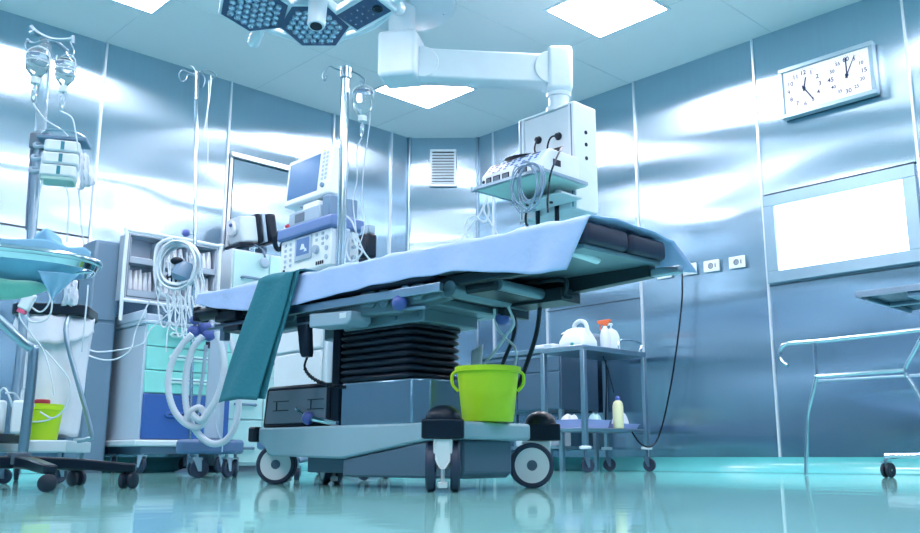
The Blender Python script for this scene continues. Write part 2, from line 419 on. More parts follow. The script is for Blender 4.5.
# ================================================================== OPERATING TABLE
BF = Fr(-0.2146, 3.1467, -40.59)
t = thing('operating_table', 'long grey operating table on a low wheeled base in the middle of the room', 'operating table', BF.w(0, 0), BF.deg)
m_chas = mat('chassis_paint', (150, 184, 200), 0.32, coat=0.2)
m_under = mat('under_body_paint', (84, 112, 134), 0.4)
m_frame = mat('table_frame_paint', (104, 132, 146), 0.32, 0.3)
m_frdk = mat('table_frame_dark', (36, 54, 64), 0.35, 0.4)
m_shell = mat('column_cover_polished', (120, 158, 184), 0.12, 0.55)
# chassis
mb = MB()
mb.prism([(-0.682, 0.208), (-0.688, 0.165), (-0.655, 0.155), (-0.62, 0.135), (-0.600, 0.110), (-0.575, 0.104), (-0.188, 0.094), (0.20, 0.150), (0.32, 0.152), (0.32, 0.207)], 'y', -0.13, 0.13)
ch = mb.build('chassis_cover', m_chas, t, bevel=0.008)
mb = MB(); mb.box(0.295, 0.405, -0.19, 0.165, 0.152, 0.206); mb.build('cross_arm', m_chas, t, bevel=0.01)
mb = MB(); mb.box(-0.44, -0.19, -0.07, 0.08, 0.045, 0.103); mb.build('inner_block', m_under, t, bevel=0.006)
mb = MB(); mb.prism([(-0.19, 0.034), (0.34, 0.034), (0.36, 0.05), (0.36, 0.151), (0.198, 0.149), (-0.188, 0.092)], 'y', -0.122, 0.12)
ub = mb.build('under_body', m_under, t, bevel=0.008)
mb = MB(); mb.box(0.315, 0.333, -0.1235, -0.122, 0.075, 0.13); mb.build('rating_plate', m_white, ub)
mb = MB(); mb.box(-0.70, -0.655, -0.15, -0.115, 0.155, 0.212); mb.build('corner_bumper', m_black, t, bevel=0.008)
mb = MB(); mb.box(-0.70, -0.655, 0.115, 0.15, 0.155, 0.212); mb.build('corner_bumper', m_black, t, bevel=0.008)
# wheels with covers
m_disc = mat('wheel_disc_plastic', (212, 224, 230), 0.35); m_hub = mat('hub_cap_plastic', (70, 92, 112), 0.4)
def bigwheel(parent, x, y, deg, r=0.073, w=0.028):
    T = Matrix.Translation((x, y, r)) @ Matrix.Rotation(math.radians(deg), 4, 'Z') @ Matrix.Rotation(PI / 2, 4, 'X')
    mb = MB(); mb.lathe([(r * 0.78, -w * 0.5), (r * 0.93, -w * 0.5), (r, -w * 0.28), (r, w * 0.28), (r * 0.93, w * 0.5), (r * 0.78, w * 0.5)], T, 40, cap=False)
    wh = mb.build('wheel', m_tyre, parent)
    mb = MB(); mb.lathe([(1e-6, -w * 0.44), (r * 0.80, -w * 0.48), (r * 0.82, -w * 0.3), (r * 0.82, w * 0.3), (r * 0.80, w * 0.48), (1e-6, w * 0.44)], T, 40)
    mb.build('wheel_disc', m_disc, wh)
    mb = MB(); mb.lathe([(1e-6, -w * 0.55), (r * 0.22, -w * 0.54), (r * 0.24, -w * 0.44), (r * 0.24, w * 0.44), (r * 0.22, w * 0.54), (1e-6, w * 0.55)], T, 20)
    mb.build('hub_cap', m_hub, wh)
def bigcaster(x, y, deg, cover=True, cdeg=0, twin=True, sp=0.047, htop=0.152, off=(0, 0)):
    """deg: wheel plane direction in table frame"""
    M = Matrix.Translation((x + off[0], y + off[1], 0)) @ Matrix.Rotation(math.radians(deg), 4, 'Z')
    mb = MB()
    mb.cyl((x, y, 0.10), (x, y, htop), 0.024, n=16)
    # shield shaped tongue between the wheels, seen from the rolling direction
    mb.loft([[M @ Vector((px_, yy * k, z)) for yy, z in ((-0.028, 0.150), (0.028, 0.150), (0.030, 0.115), (0.022, 0.085), (0.008, 0.066), (-0.008, 0.066), (-0.022, 0.085), (-0.030, 0.115))] for px_, k in ((0.055, 0.75), (0.062, 0.9), (0.040, 1.0), (-0.03, 0.9))])
    mb.cyl(M @ Vector((0, -sp - 0.01, 0.073)), M @ Vector((0, sp + 0.01, 0.073)), 0.008, n=10)
    mb.box(0.030, 0.044, -0.006, 0.006, 0.02, 0.09, M)
    mb.box(0.024, 0.055, -0.014, 0.014, 0.012, 0.03, M)
    c = mb.build('caster', m_disc, t, bevel=0.003)
    for s in ((-1, 1) if twin else (0,)):
        p = M @ Vector((0, s * sp, 0)); bigwheel(c, p.x, p.y, deg)
    if cover:
        mb = MB(); R = Matrix.Translation((x, y, 0)) @ Matrix.Rotation(math.radians(cdeg), 4, 'Z')
        mb.prism(rrect(0.062, 0.062, 0.012), 'z', 0.153, 0.208, R)
        cv = mb.build('caster_cover', m_black, t, bevel=0.004)
        mb = MB(); mb.lathe([(0.055, 0.206), (0.055, 0.212)] + [(0.053 * math.cos(a), 0.212 + 0.040 * math.sin(a)) for a in [math.radians(q) for q in (0, 15, 30, 45, 60, 75, 89.5)]], Matrix.Translation((x, y, 0)), 32)
        mb.build('dome', m_black, cv)
bigcaster(0.38, -0.235, -49, cdeg=40, sp=0.036)
bigcaster(0.37, 0.265, 41, cdeg=40, sp=0.03, off=(-0.01, -0.043))
bigcaster(-0.61, -0.075, 44, cover=False, twin=True, sp=0.022, htop=0.16)
bigcaster(-0.50, 0.10, -30, cover=False, twin=True, sp=0.022, htop=0.16)
# column
def chamf(x0, x1, y0, y1, c): return [(x0 + c, y0), (x1 - c, y0), (x1, y0 + c), (x1, y1 - c), (x1 - c, y1), (x0 + c, y1), (x0, y1 - c), (x0, y0 + c)]
mb = MB(); mb.prism(chamf(-0.245, 0.185, -0.125, 0.125, 0.045), 'z', 0.205, 0.352); mb.build('column_cover', m_shell, t, bevel=0.006)
mb = MB(); rings = []
NP = 7; z0, z1 = 0.352, 0.522
for i in range(NP * 4 + 1):
    ph = (i % 4); k = {0: 0.0, 1: 0.8, 2: 1.0, 3: 0.8}[ph]
    z = z0 + (z1 - z0) * i / (NP * 4)
    g = 0.016 * k
    taper = 0.0
    rings.append([Vector((p[0] - 0.042, p[1], z)) for p in rrect(0.168 + g, 0.112 + g, 0.03, 4)])
mb.loft(rings); mb.build('bellows', m_black, t, angle=60)
mb = MB(); mb.prism(chamf(-0.225, 0.155, -0.13, 0.13, 0.03), 'z', 0.522, 0.532); mb.build('bellows_flange', m_black, t, bevel=0.003)
mb = MB(); mb.box(-0.19, 0.20, -0.135, 0.14, 0.532, 0.585); mb.box(-0.08, 0.27, -0.15, 0.15, 0.575, 0.604)
hd = mb.build('column_head', m_frame, t, bevel=0.006)
for sx in (-0.16, -0.05, 0.07, 0.17):
    mb = MB(); mb.cyl((sx, -0.1345, 0.556), (sx, -0.139, 0.556), 0.007, n=10); mb.build('bolt', m_steeldk, hd)
mb = MB(); mb.box(-0.285, -0.247, -0.10, -0.05, 0.208, 0.60); mb.build('guide_post', m_black, t, bevel=0.004)
# battery box with panel on the chassis
mb = MB(); mb.prism([(-0.672, 0.209), (-0.290, 0.209), (-0.290, 0.362), (-0.642, 0.362), (-0.654, 0.35)], 'y', -0.105, 0.06)
bb = mb.build('battery_box', m_black, t, bevel=0.008)
mb = MB(); mb.prism([(-0.650, 0.222), (-0.30, 0.222), (-0.30, 0.345), (-0.632, 0.345)], 'y', -0.111, -0.105); pn = mb.build('panel', m_slate, bb, bevel=0.004)
mb = MB()
for xx in (-0.60, -0.40):
    mb.box(xx, xx + 0.09, -0.113, -0.111, 0.302, 0.305); mb.box(xx, xx + 0.09, -0.113, -0.111, 0.268, 0.271); mb.box(xx + 0.018, xx + 0.022, -0.113, -0.111, 0.268, 0.305)
mb.build('panel_slots', m_black, pn)  # slots of the battery panel, built as thin black bars
# foot lever with ball
mb = MB(); mb.tube([(-0.46, -0.112, 0.275), (-0.42, -0.115, 0.255), (-0.39, -0.115, 0.240)], 0.008, smooth=3); mb.tube([(-0.37, -0.115, 0.236), (-0.30, -0.112, 0.225), (-0.24, -0.105, 0.214)], 0.011, smooth=3)
lv = mb.build('foot_lever', m_chrome, t)
mb = MB(); mb.sphere((-0.385, -0.118, 0.237), 0.024); mb.build('ball_knob', m_knob, lv)
# table-top frame
mb = MB()
mb.box(-0.60, 0.30, -0.205, 0.205, 0.618, 0.640); mb.build('seat_plate', m_frdk, t, bevel=0.004)
mb = MB(); mb.box(-0.93, -0.61, -0.19, 0.19, 0.640, 0.662); mb.build('head_plate', m_frdk, t, bevel=0.004)
ROLL = Matrix.Translation((0, 0, 0.655)) @ Matrix.Rotation(math.radians(2.5), 4, 'X')
mb = MB(); mb.box(0.32, 0.885, -0.225, 0.20, 0.012, 0.026, ROLL); mb.build('leg_plate', m_frame, t, bevel=0.003)
for s, nm in ((-1, 'side_rail'), (1, 'side_rail')):
    mb = MB()
    if s < 0:
        mb.box(-0.62, 0.36, -0.235, -0.215, 0.598, 0.628); mb.box(-0.60, -0.57, -0.22, -0.2, 0.60, 0.64); mb.box(0.18, 0.21, -0.22, -0.2, 0.60, 0.64)
    else:
        mb.box(-0.62, 0.16, 0.215, 0.235, 0.598, 0.628); mb.box(-0.60, -0.57, 0.2, 0.22, 0.60, 0.64)
    mb.build(nm, m_steel, t, bevel=0.003)
# side frame castings, near side
mb = MB(); mb.prism([(-0.62, 0.560), (-0.50, 0.552), (0.0, 0.565), (0.14, 0.556), (0.20, 0.572), (0.34, 0.585), (0.34, 0.616), (-0.62, 0.618)], 'y', -0.20, -0.14); mb.build('side_casting', m_frame, t, bevel=0.008)
mb = MB(); mb.prism([(-0.62, 0.560), (0.20, 0.572), (0.34, 0.585), (0.34, 0.616), (-0.62, 0.618)], 'y', 0.14, 0.20); mb.build('side_casting', m_frame, t, bevel=0.008)
for xa, xb, za in ((-0.44, -0.36, 0.578), (-0.02, 0.05, 0.585), (0.07, 0.11, 0.580), (0.22, 0.27, 0.588)):
    mb = MB(); mb.prism([(xa, za + 0.012), (xa + 0.01, za), (xb - 0.01, za), (xb, za + 0.012), (xb, 0.640), (xa, 0.640)], 'y', -0.2145, -0.205); mb.build('rail_bracket', m_frame, t, bevel=0.004)
# long far-side beam under the leg section
mb = MB(); mb.prism([(0.10, 0.598), (0.862, 0.640), (0.862, 0.692), (0.10, 0.675)], 'y', 0.165, 0.205)
for xx in (0.5, 0.7, 0.8): mb.cyl((xx, 0.163, 0.672), (xx, 0.166, 0.672), 0.004, n=8)
bm_ = mb.build('leg_section_beam', m_frdk, t, bevel=0.005)
mb = MB(); mb.box(0.862, 0.96, 0.170, 0.20, 0.640, 0.664); mb.build('rail_end', m_steel, bm_, bevel=0.004)
mb = MB(); mb.box(0.10, 0.70, -0.185, -0.15, 0.622, 0.655); mb.build('leg_section_beam', m_frdk, t, bevel=0.005)
mb = MB(); mb.box(0.16, 0.50, -0.14, 0.16, 0.600, 0.636); mb.build('hinge_block', m_frdk, t, bevel=0.01)
mb = MB(); mb.cyl((0.36, -0.19, 0.612), (0.36, 0.20, 0.612), 0.026, n=20); mb.cyl((0.50, -0.12, 0.618), (0.50, 0.14, 0.618), 0.018, n=16); mb.build('hinge_axle', m_frame, t)
mb = MB(); mb.tube([(0.80, -0.20, 0.668), (0.82, -0.14, 0.662), (0.82, -0.06, 0.660)], 0.013, smooth=5, n=12); mb.build('leg_release_bar', m_white, t)
# clamp on the beam
mb = MB()
mb.box(0.36, 0.58, 0.10, 0.21, 0.590, 0.632); mb.box(0.335, 0.365, 0.08, 0.215, 0.56, 0.64); mb.tube([(0.38, 0.09, 0.645), (0.46, 0.088, 0.655), (0.58, 0.09, 0.655), (0.61, 0.09, 0.64), (0.60, 0.09, 0.60), (0.63, 0.09, 0.59)], 0.008, smooth=4)
mb.build('rail_clamp', m_frdk, t, bevel=0.005)
mb = MB(); mb.tube([(0.16, -0.19, 0.60), (0.17, -0.20, 0.575), (0.20, -0.20, 0.567), (0.27, -0.195, 0.565)], 0.008, smooth=5); mb.build('release_handle', m_steel, t)
for (kx, ky, kz, r) in ((0.175, -0.222, 0.590, 0.026), (0.34, 0.10, 0.56, 0.024)):
    mb = MB(); mb.sphere((kx, ky, kz - 0.006), r); mb.cyl((kx, ky, kz), (kx, ky, kz + 0.03), r * 0.45, n=14); mb.build('lock_knob', m_knob, t)
# small control box under the near rail
mb = MB(); mb.prism([(-0.245, 0.540), (-0.05, 0.533), (-0.03, 0.548), (-0.03, 0.578), (-0.245, 0.588)], 'y', -0.245, -0.150)
cb = mb.build('control_box', m_grey, t, bevel=0.005)
mb = MB(); mb.box(-0.085, -0.052, -0.2465, -0.245, 0.556, 0.574); mb.build('label_plate', m_white, cb)
# cushions: sections with rounded profile
def cushion(x0, x1, y0, y1, z0, z1, M=None, r=0.02):
    hx, hy = (x1 - x0) / 2, (y1 - y0) / 2; c = Vector(((x0 + x1) / 2, (y0 + y1) / 2, 0))
    rings = []
    for dz, ins in ((0, 0.008), (0.005, 0.002), (0.012, 0.0), (z1 - z0 - 0.012, 0.0), (z1 - z0 - 0.004, 0.003), (z1 - z0, 0.009)):
        rings.append([c + Vector((p[0], p[1], z0 + dz)) for p in rrect(hx - ins, hy - ins, r, 4)])
    mb = MB(); mb.loft(rings, M=M); return mb.build('cushion', m_navy, t, angle=50)
cushion(-0.93, -0.62, -0.225, 0.225, 0.664, 0.730)
cushion(-0.61, 0.30, -0.225, 0.225, 0.642, 0.730)
R2 = Matrix.Translation((0, 0, 0.655)) @ Matrix.Rotation(math.radians(2.5), 4, 'X')
cushion(0.31, 0.905, -0.238, -0.012, 0.026, 0.084, R2); cushion(0.31, 0.905, -0.006, 0.210, 0.026, 0.084, R2)
# black head-end clamp
mb = MB(); mb.cyl((-0.99, -0.205, 0.665), (-0.83, -0.200, 0.665), 0.028, n=18); mb.box(-1.0, -0.965, -0.23, -0.17, 0.635, 0.695); mb.box(-0.86, -0.72, -0.22, -0.12, 0.62, 0.66); mb.box(-0.80, -0.70, -0.22, -0.1, 0.575, 0.60)
mb.build('head_end_clamp', m_black, t, bevel=0.006)
mb = MB(); mb.box(-0.90, -0.70, -0.19, -0.15, 0.600, 0.618); mb.box(-0.86, -0.83, -0.19, -0.16, 0.55, 0.64); mb.tube([(-0.93, -0.2, 0.60), (-0.80, -0.2, 0.60), (-0.66, -0.2, 0.605)], 0.006, smooth=2); mb.build('head_end_bracket', m_steeldk, t, bevel=0.004)
# ------------------------------------------------------------------ drape over the table
def zlow(x):
    P = [(-0.95, 0.700), (-0.80, 0.665), (-0.55, 0.628), (-0.30, 0.626), (-0.07, 0.642), (0.20, 0.650), (0.43, 0.648), (0.62, 0.622), (0.83, 0.595), (0.92, 0.600)]
    for (a, za), (b, zb) in zip(P[:-1], P[1:]):
        if x <= b: return za + (zb - za) * (x - a) / (b - a)
    return P[-1][1]
def hsh(a, b): return math.sin(a * 12.9 + b * 78.2)
def drape_pt(u, v):
    x = -0.945 + 1.862 * u
    wob = 0.004 * math.sin(x * 17 + v * 3) + 0.003 * math.sin(x * 41 + 1.3) 
    tilt = 0.014 * min(1.0, max(0.0, (x - 0.22) / 0.1))
    zt = 0.739 + 0.0015 * math.sin(x * 9)
    zl = zlow(x)
    # v: 0 far hem .. 0.28 far edge .. 0.66 near edge .. 1 near hem
    if v < 0.28:
        k = 1 - v / 0.28
        drop = 0.05 + 0.05 * max(0, (x - 0.55) / 0.37) + 0.010 * math.sin(x * 13)
        ext = 0.02 + 0.03 * max(0, (x - 0.5) / 0.42) ** 1.5
        return Vector((x + 0.045 * k * max(0, (x - 0.5) / 0.42), 0.236 + ext * k + 0.005 * math.sin(x * 30) * k, zt + tilt - 0.004 - drop * k))
    if v < 0.66:
        k = (v - 0.28) / 0.38
        y = 0.236 - k * 0.478
        sag = 0.003 * math.sin(x * 23 + y * 11) + 0.002 * math.sin(x * 60 + y * 31)
        return Vector((x, y, zt + tilt * (1 - k) + 0.006 * math.sin(PI * k) + sag + 0.004))
    k = (v - 0.66) / 0.34
    xe = x - 0.078 * k * max(0, (x - 0.55) / 0.37)
    cr = (0.006 if x > 0.2 else 0.003) * k * (abs((x * 5.5) % 1 - 0.5) * 4 - 1)
    y = -0.242 - 0.010 * k + wob * k * 1.0 + cr
    return Vector((xe, y, zt + (zl - zt) * k + 0.0012 * math.sin(x * 31) * k))
m_drape = mat('blue_nonwoven', (168, 196, 240), 0.75, bump=0.2, scale=26, var=0.04)
mb = MB(); mb.grid(drape_pt, 120, 46)
d = mb.build('surgical_drape', m_drape, angle=60, solid=0.0022, top=True)
d.location = BF.w(0, 0); d.rotation_euler = (0, 0, BF.a)
tag(d, 'pale blue drape sheet spread over the whole operating table', 'drape')
# teal towel hanging from the near edge
def towel(u, v):
    # v 0: on top, 1: bottom hem
    if v < 0.22:
        k = v / 0.22; y = -0.07 - 0.198 * k; z = 0.760 + 0.003 * math.sin(u * 6)
        xc0, xc1 = -0.50, -0.30
        x = xc0 + (xc1 - xc0) * u; 
        if k > 0.9: z -= 0.006
        return Vector((x, y, z))
    k = (v - 0.22) / 0.78
    x0 = -0.50 - 0.205 * k; x1 = -0.30 - 0.165 * k
    return Vector((x0 + (x1 - x0) * u + 0.003 * math.sin(k * 7), -0.276 - 0.014 * math.sin(u * PI) * k - 0.004 * math.sin(u * 9 + k * 4) - 0.01 * k, 0.742 - 0.445 * k + 0.006 * math.sin(u * 3.2) * k))
m_towel = mat('teal_cotton', (44, 122, 140), 0.85, bump=0.3, scale=60, var=0.08)
mb = MB(); mb.grid(towel, 24, 40)
b0 = len(mb.v)
def towel2(u, v):
    p = towel(u, v); 
    if v < 0.22: return Vector((p.x + 0.008, p.y, p.z - 0.004))
    return Vector((p.x + 0.020, -0.268, p.z + 0.004))
mb.grid(towel2, 24, 40)
tw = mb.build('surgical_towel', m_towel, angle=60, solid=0.002, top=True)
tw.location = BF.w(0, 0); tw.rotation_euler = (0, 0, BF.a)
tag(tw, 'folded dark teal cloth towel hanging over the near side of the operating table', 'towel')
# black hand control hanging from the side rail
h = thing('hand_control', 'black hand control hanging on a curly cable from the table side rail', 'remote control', BF.w(-0.315, -0.20, 0.44), BF.deg)
mb = MB(); mb.loft([[Vector((p[0] * k + dx, p[1], z)) for p in rrect(0.028, 0.014, 0.008, 3)] for z, k, dx in ((0.005, 0.6, 0.012), (0.02, 0.9, 0.008), (0.07, 1.0, 0.0), (0.075, 1.0, 0.0), (0.13, 1.15, -0.010), (0.15, 1.1, -0.012))]); mb.build('handset', m_black, h, bevel=0.002)
mb = MB(); mb.box(-0.035, 0.035, -0.015, 0.02, 0.12, 0.128); mb.build('hook', m_steeldk, h)
mb = MB(); P = catmull([Vector(p) for p in ((0.012, 0, 0.004), (0.0, 0, -0.03), (0.03, 0.005, -0.065), (0.08, 0.02, -0.09), (0.12, 0.05, -0.10), (0.14, 0.09, -0.102))], 14)
mb.tube(P[:16], 0.004, 6, smooth=0)
coil = []
for i, p in enumerate(P[16:]):
    for q in range(3):
        a = (i * 3 + q) * 1.9; coil.append(p + Vector((0, math.cos(a) * 0.006, math.sin(a) * 0.006)))
mb.tube(coil, 0.0028, 5, smooth=0); mb.build('curly_cable', m_black, h)
# cables hanging beneath the hinge
pts = lambda L: [BF.w(*p) for p in L]
tube_thing('hanging_cable', pts([(0.36, 0.14, 0.575), (0.34, 0.16, 0.50), (0.28, 0.17, 0.40), (0.25, 0.19, 0.30), (0.24, 0.20, 0.215)]), 0.007, m_black, 'thick black cable dropping behind the green bucket, left of the loops', 'cable')
tube_thing('hanging_cable', pts([(0.46, 0.15, 0.585), (0.42, 0.18, 0.50), (0.36, 0.20, 0.40), (0.31, 0.20, 0.30), (0.29, 0.20, 0.215)]), 0.008, m_black, 'thick black cable slanting down from the rail clamp behind the green bucket', 'cable')
tube_thing('hanging_tube', pts([(0.325, 0.075, 0.585), (0.315, 0.10, 0.53), (0.34, 0.115, 0.49), (0.375, 0.115, 0.46), (0.385, 0.115, 0.42), (0.36, 0.12, 0.34), (0.33, 0.13, 0.22)]), 0.0045, m_cable, 'thin pale tube crossing below the blue knob under the table hinge', 'tube')
tube_thing('hanging_tube', pts([(0.385, 0.075, 0.585), (0.40, 0.085, 0.53), (0.37, 0.08, 0.49), (0.33, 0.08, 0.45), (0.25, 0.08, 0.38), (0.22, 0.08, 0.34), (0.20, 0.09, 0.22)]), 0.0045, m_cable, 'thin pale tube slanting down left from the table hinge', 'tube')
# ------------------------------------------------------------------ green bucket on the table base
def bucket(name, label, r0, r1, h, m, loc, deg, lip=0.008, ears=True):
    t = thing(name, label, 'bucket', loc, deg)
    mb = MB(); w = 0.003
    mb.lathe([(r0 * 0.96, 0), (r0, 0.004), (r1, h - 0.018), (r1 + lip, h - 0.016), (r1 + lip, h), (r1 - w, h), (r0 - w, 0.006), (1e-6, 0.006)], None, 40)
    mb.build('body', m, t, angle=50)
    if ears:
        for s in (-1, 1):
            mb = MB(); mb.tube([(s * (r1 + 0.004), 0, h - 0.012), (s * (r1 + 0.016), 0, h - 0.025), (s * (r1 + 0.014), 0, h - 0.055), (s * (r1 - 0.004), 0, h - 0.075)], 0.005, 8, smooth=4); mb.build('ear', m, t)
    return t
bk = bucket('bucket', 'lime green plastic bucket standing on the operating table base', 0.082, 0.098, 0.172, m_lime, BF.w(0.362, -0.005, 0.2085), 0)
# white paper slip poking out behind the bucket
mb = MB(); mb.grid(lambda u, v: BF.w(0.14 + 0.05 * u + 0.035 * v, 0.135 + 0.006 * math.sin(v * 3), 0.21 + 0.25 * v + 0.02 * u), 4, 10)
tag(mb.build('paper_bag', m_bag, solid=0.004), 'narrow white paper bag standing between the bellows and the green bucket', 'bag')

# ================================================================== WALL CLOCK
t = thing('wall_clock', 'white double wall clock with two dials on the right wall', 'clock', RW.w(3.315, -0.002, 2.500), RW.deg)
a, h, fw = 0.320, 0.177, 0.030
m_clock = mat('clock_case_silver', (156, 186, 200), 0.35, 0.5); m_face = mat('clock_face_white', (236, 242, 246), 0.4, var=0.01); m_ink = mat('clock_blue_ink', (20, 42, 84), 0.5)
mb = MB(); mb.prism([(-a, -h), (a, -h), (a, h), (-a, h)], 'y', -0.012, 0.0)
mb.box(-a, a, -0.055, -0.012, h - fw, h); mb.box(-a, a, -0.055, -0.012, -h, -h + fw); mb.box(-a, -a + fw, -0.055, -0.012, -h + fw, h - fw); mb.box(a - fw, a, -0.055, -0.012, -h + fw, h - fw)
mb.build('case', m_clock, t, bevel=0.004)
mb = MB(); mb.box(-a + fw, a - fw, -0.040, -0.036, -h + fw, h - fw); mb.build('dial_plate', m_face, t)
def dialM(x, z): return Matrix.Translation((x, -0.0405, z)) @ Matrix.Rotation(PI / 2, 4, 'X')
for cx_, labs, hands in ((-0.148, [str(i) for i in range(1, 13)], ((0.074, 0.008, 12.5), (0.112, 0.007, 148))), (0.141, ['5', '10', '15', '20', '25', '30', '35', '40', '45', '50', '55', '60'], ((0.120, 0.007, 0), (0.130, 0.005, 27)))):
    mb = MB(); r = 0.126
    for i, s_ in enumerate(labs):
        an = math.radians(30 * (i + 1)); big = (i % 3 == 2)
        text_mb(mb, s_, 0.042 if (cx_ < 0 or big) else 0.032, dialM(cx_ + r * 0.86 * math.sin(an), r * 0.86 * math.cos(an)))
    mb.build('dial_lettering', m_ink, t)
    mb = MB()
    for i in range(60):
        an = math.radians(6 * i); M = dialM(cx_ + 0.134 * math.sin(an), 0.134 * math.cos(an)) @ Matrix.Rotation(-an, 4, 'Z'); l_ = 0.005 if i % 5 else 0.008
        mb.box(-0.0009, 0.0009, -l_ / 2, l_ / 2, 0, 0.0008, M)
    mb.build('minute_marks', m_ink, t)
    for j, (L_, w_, dg) in enumerate(hands):
        M = dialM(cx_, 0) @ Matrix.Rotation(-math.radians(dg), 4, 'Z')
        mb = MB(); mb.prism([(-w_ * 0.6, -0.022), (w_ * 0.6, -0.022), (w_ * 0.5, L_), (-w_ * 0.5, L_)], 'z', 0.002 + 0.003 * j, 0.004 + 0.003 * j, M); mb.build('hand', m_ink, t)
    mb = MB(); mb.lathe([(0.010, 0.001), (0.010, 0.010), (0.006, 0.012), (1e-6, 0.012)], dialM(cx_, 0), 16); mb.build('hub', m_ink, t)

# ================================================================== WALL SOCKETS
socks = [(1.985, 'white wall socket half hidden behind the hanging corner of the blue drape'), (2.195, 'white wall socket with the black plug in it'), (2.378, 'white wall socket between the plugged one and the one nearest the window'), (2.578, 'white empty wall socket closest to the bright window')]
proto = None
for i, (x, lab) in enumerate(socks):
    if proto is None:
        o = thing('wall_socket', lab, 'socket', RW.w(x, -0.002, 1.425), RW.deg, 'wall sockets in a row'); o['label'] = lab
        mb = MB(); mb.box(-0.062, 0.062, -0.012, 0.0, -0.042, 0.042); pl = mb.build('plate', m_white, o, bevel=0.004)
        mb = MB(); mb.lathe([(0.019, 0), (0.021, 0.002), (0.0165, 0.002), (0.0165, -0.001), (1e-6, -0.001)], Matrix.Translation((-0.004, -0.012, 0)) @ Matrix.Rotation(PI / 2, 4, 'X'), 20)
        mb.build('outlet', m_slate, o)
        mb = MB(); mb.box(0.028, 0.036, -0.0135, -0.012, -0.014, 0.014); mb.build('switch', m_slate, o)
        proto = o
    else:
        o = copy_tree(proto); o.location = RW.w(x, -0.002, 1.425 - 0.004 * i); o['label'] = lab
t = thing('power_cable', 'black power cable running from a wall socket down to the floor beside the steel trolley', 'cable', RW.w(2.191, -0.016, 1.42), RW.deg)
mb = MB(); mb.lathe([(0.018, 0), (0.020, 0.012), (0.017, 0.03), (0.008, 0.040), (1e-6, 0.042)], Matrix.Rotation(PI / 2, 4, 'X'), 18); mb.build('plug', m_black, t)
fw_ = RW
def onrw(px, py, off): # point on a plane parallel to the right wall, off metres in front
    r = ray(px, py); n = RW.ey; o = RW.o - n * off; tt = (o - Vector((0, 0, HC))).dot(n) / r.dot(n); return Vector((0, 0, HC)) + r * tt
TF = Fr(t.location.x, t.location.y, RW.deg, t.location.z)
P = [TF.w(0, -0.04, 0), TF.w(-0.01, -0.06, -0.02)] + [onrw(*p) for p in ((682, 300, 0.08), (677, 345, 0.10), (670, 390, 0.12), (661, 430, 0.16), (652, 446, 0.22), (641, 444, 0.30), (632, 432, 0.38))]
mb = MB(); mb.tube([TF.l(p) for p in P], 0.006, 8, smooth=8); mb.build('cord', m_black, t)

# ================================================================== SURGICAL LAMP
LZ = 2.2
TILT = Matrix.Rotation(math.radians(-12), 4, 'X')
t = thing('surgical_lamp', 'large white surgical lamp with hexagonal multi-lens heads hanging from the ceiling', 'surgical lamp', (-0.765, 3.77, LZ + 0.045), 0)
m_lens = mat('lens_blue_glass', (170, 192, 212), 0.15, 0.7, coat=0.5); m_lensback = mat('lens_tray_dark', (58, 84, 118), 0.3, 0.3)
def hexa(cx_, cy_, R, rot): return [(cx_ + R * math.cos(math.radians(60 * i + rot)), cy_ + R * math.sin(math.radians(60 * i + rot))) for i in range(6)]
for ang in (90, 140, 210, 270, 325):
    cx_, cy_ = 0.35 * math.cos(math.radians(ang)), 0.35 * math.sin(math.radians(ang)); rot = ang - 90
    mb = MB(); mb.prism(hexa(cx_, cy_, 0.185, rot), 'z', 0.0, 0.05, TILT); hp = mb.build('lamp_head', m_arm, t, bevel=0.006)
    mb = MB(); mb.prism(hexa(cx_, cy_, 0.169, rot), 'z', -0.0025, 0.001, TILT); mb.build('lens_tray', m_lensback, hp)
    mb = MB(); st = 0.040
    Rm = Matrix.Rotation(math.radians(rot), 4, 'Z')
    for q in range(-4, 5):
        for r_ in range(-4, 5):
            X = st * (q + r_ * 0.5); Y = st * r_ * 0.866
            if max(abs(Y), abs(X * 0.866 + Y * 0.5), abs(X * 0.866 - Y * 0.5)) < 0.130:
                p = Rm @ Vector((X, Y, 0))
                mb.lathe([(0.0192, -0.001), (0.0195, -0.005), (0.0165, -0.012), (0.008, -0.018), (0.005, -0.012), (1e-6, -0.012)], TILT @ Matrix.Translation((cx_ + p.x, cy_ + p.y, 0)), 10, cap=False)
    o = mb.build('lenses', m_lens, hp); o['kind'] = 'stuff'
# camera module
cx_, cy_ = 0.255, 0.25
RM = TILT @ Matrix.Translation((cx_, cy_, 0)) @ Matrix.Rotation(math.radians(-38), 4, 'Z')
mb = MB(); mb.box(-0.135, 0.135, -0.09, 0.09, 0.0, 0.045, RM); cm = mb.build('camera_module', m_arm, t, bevel=0.01)
mb = MB(); mb.box(-0.115, 0.115, -0.07, 0.07, -0.003, 0.001, RM); fc = mb.build('dark_window', m_lensback, cm, bevel=0.002)
mb = MB(); mb.lathe([(0.026, -0.003), (0.026, -0.008), (0.020, -0.010), (0.016, -0.006), (1e-6, -0.006)], RM @ Matrix.Translation((0.075, 0.015, 0)), 24); mb.build('camera_lens', m_black, fc)
mb = MB()
for i in range(4):
    for j in range(3): mb.cyl(RM @ Vector((-0.09 + i * 0.04, -0.035 + j * 0.035, -0.003)), RM @ Vector((-0.09 + i * 0.04, -0.035 + j * 0.035, -0.0045)), 0.005, n=8)
mb.build('small_diodes', m_lens, fc)  # small diodes, each a short solid cylinder
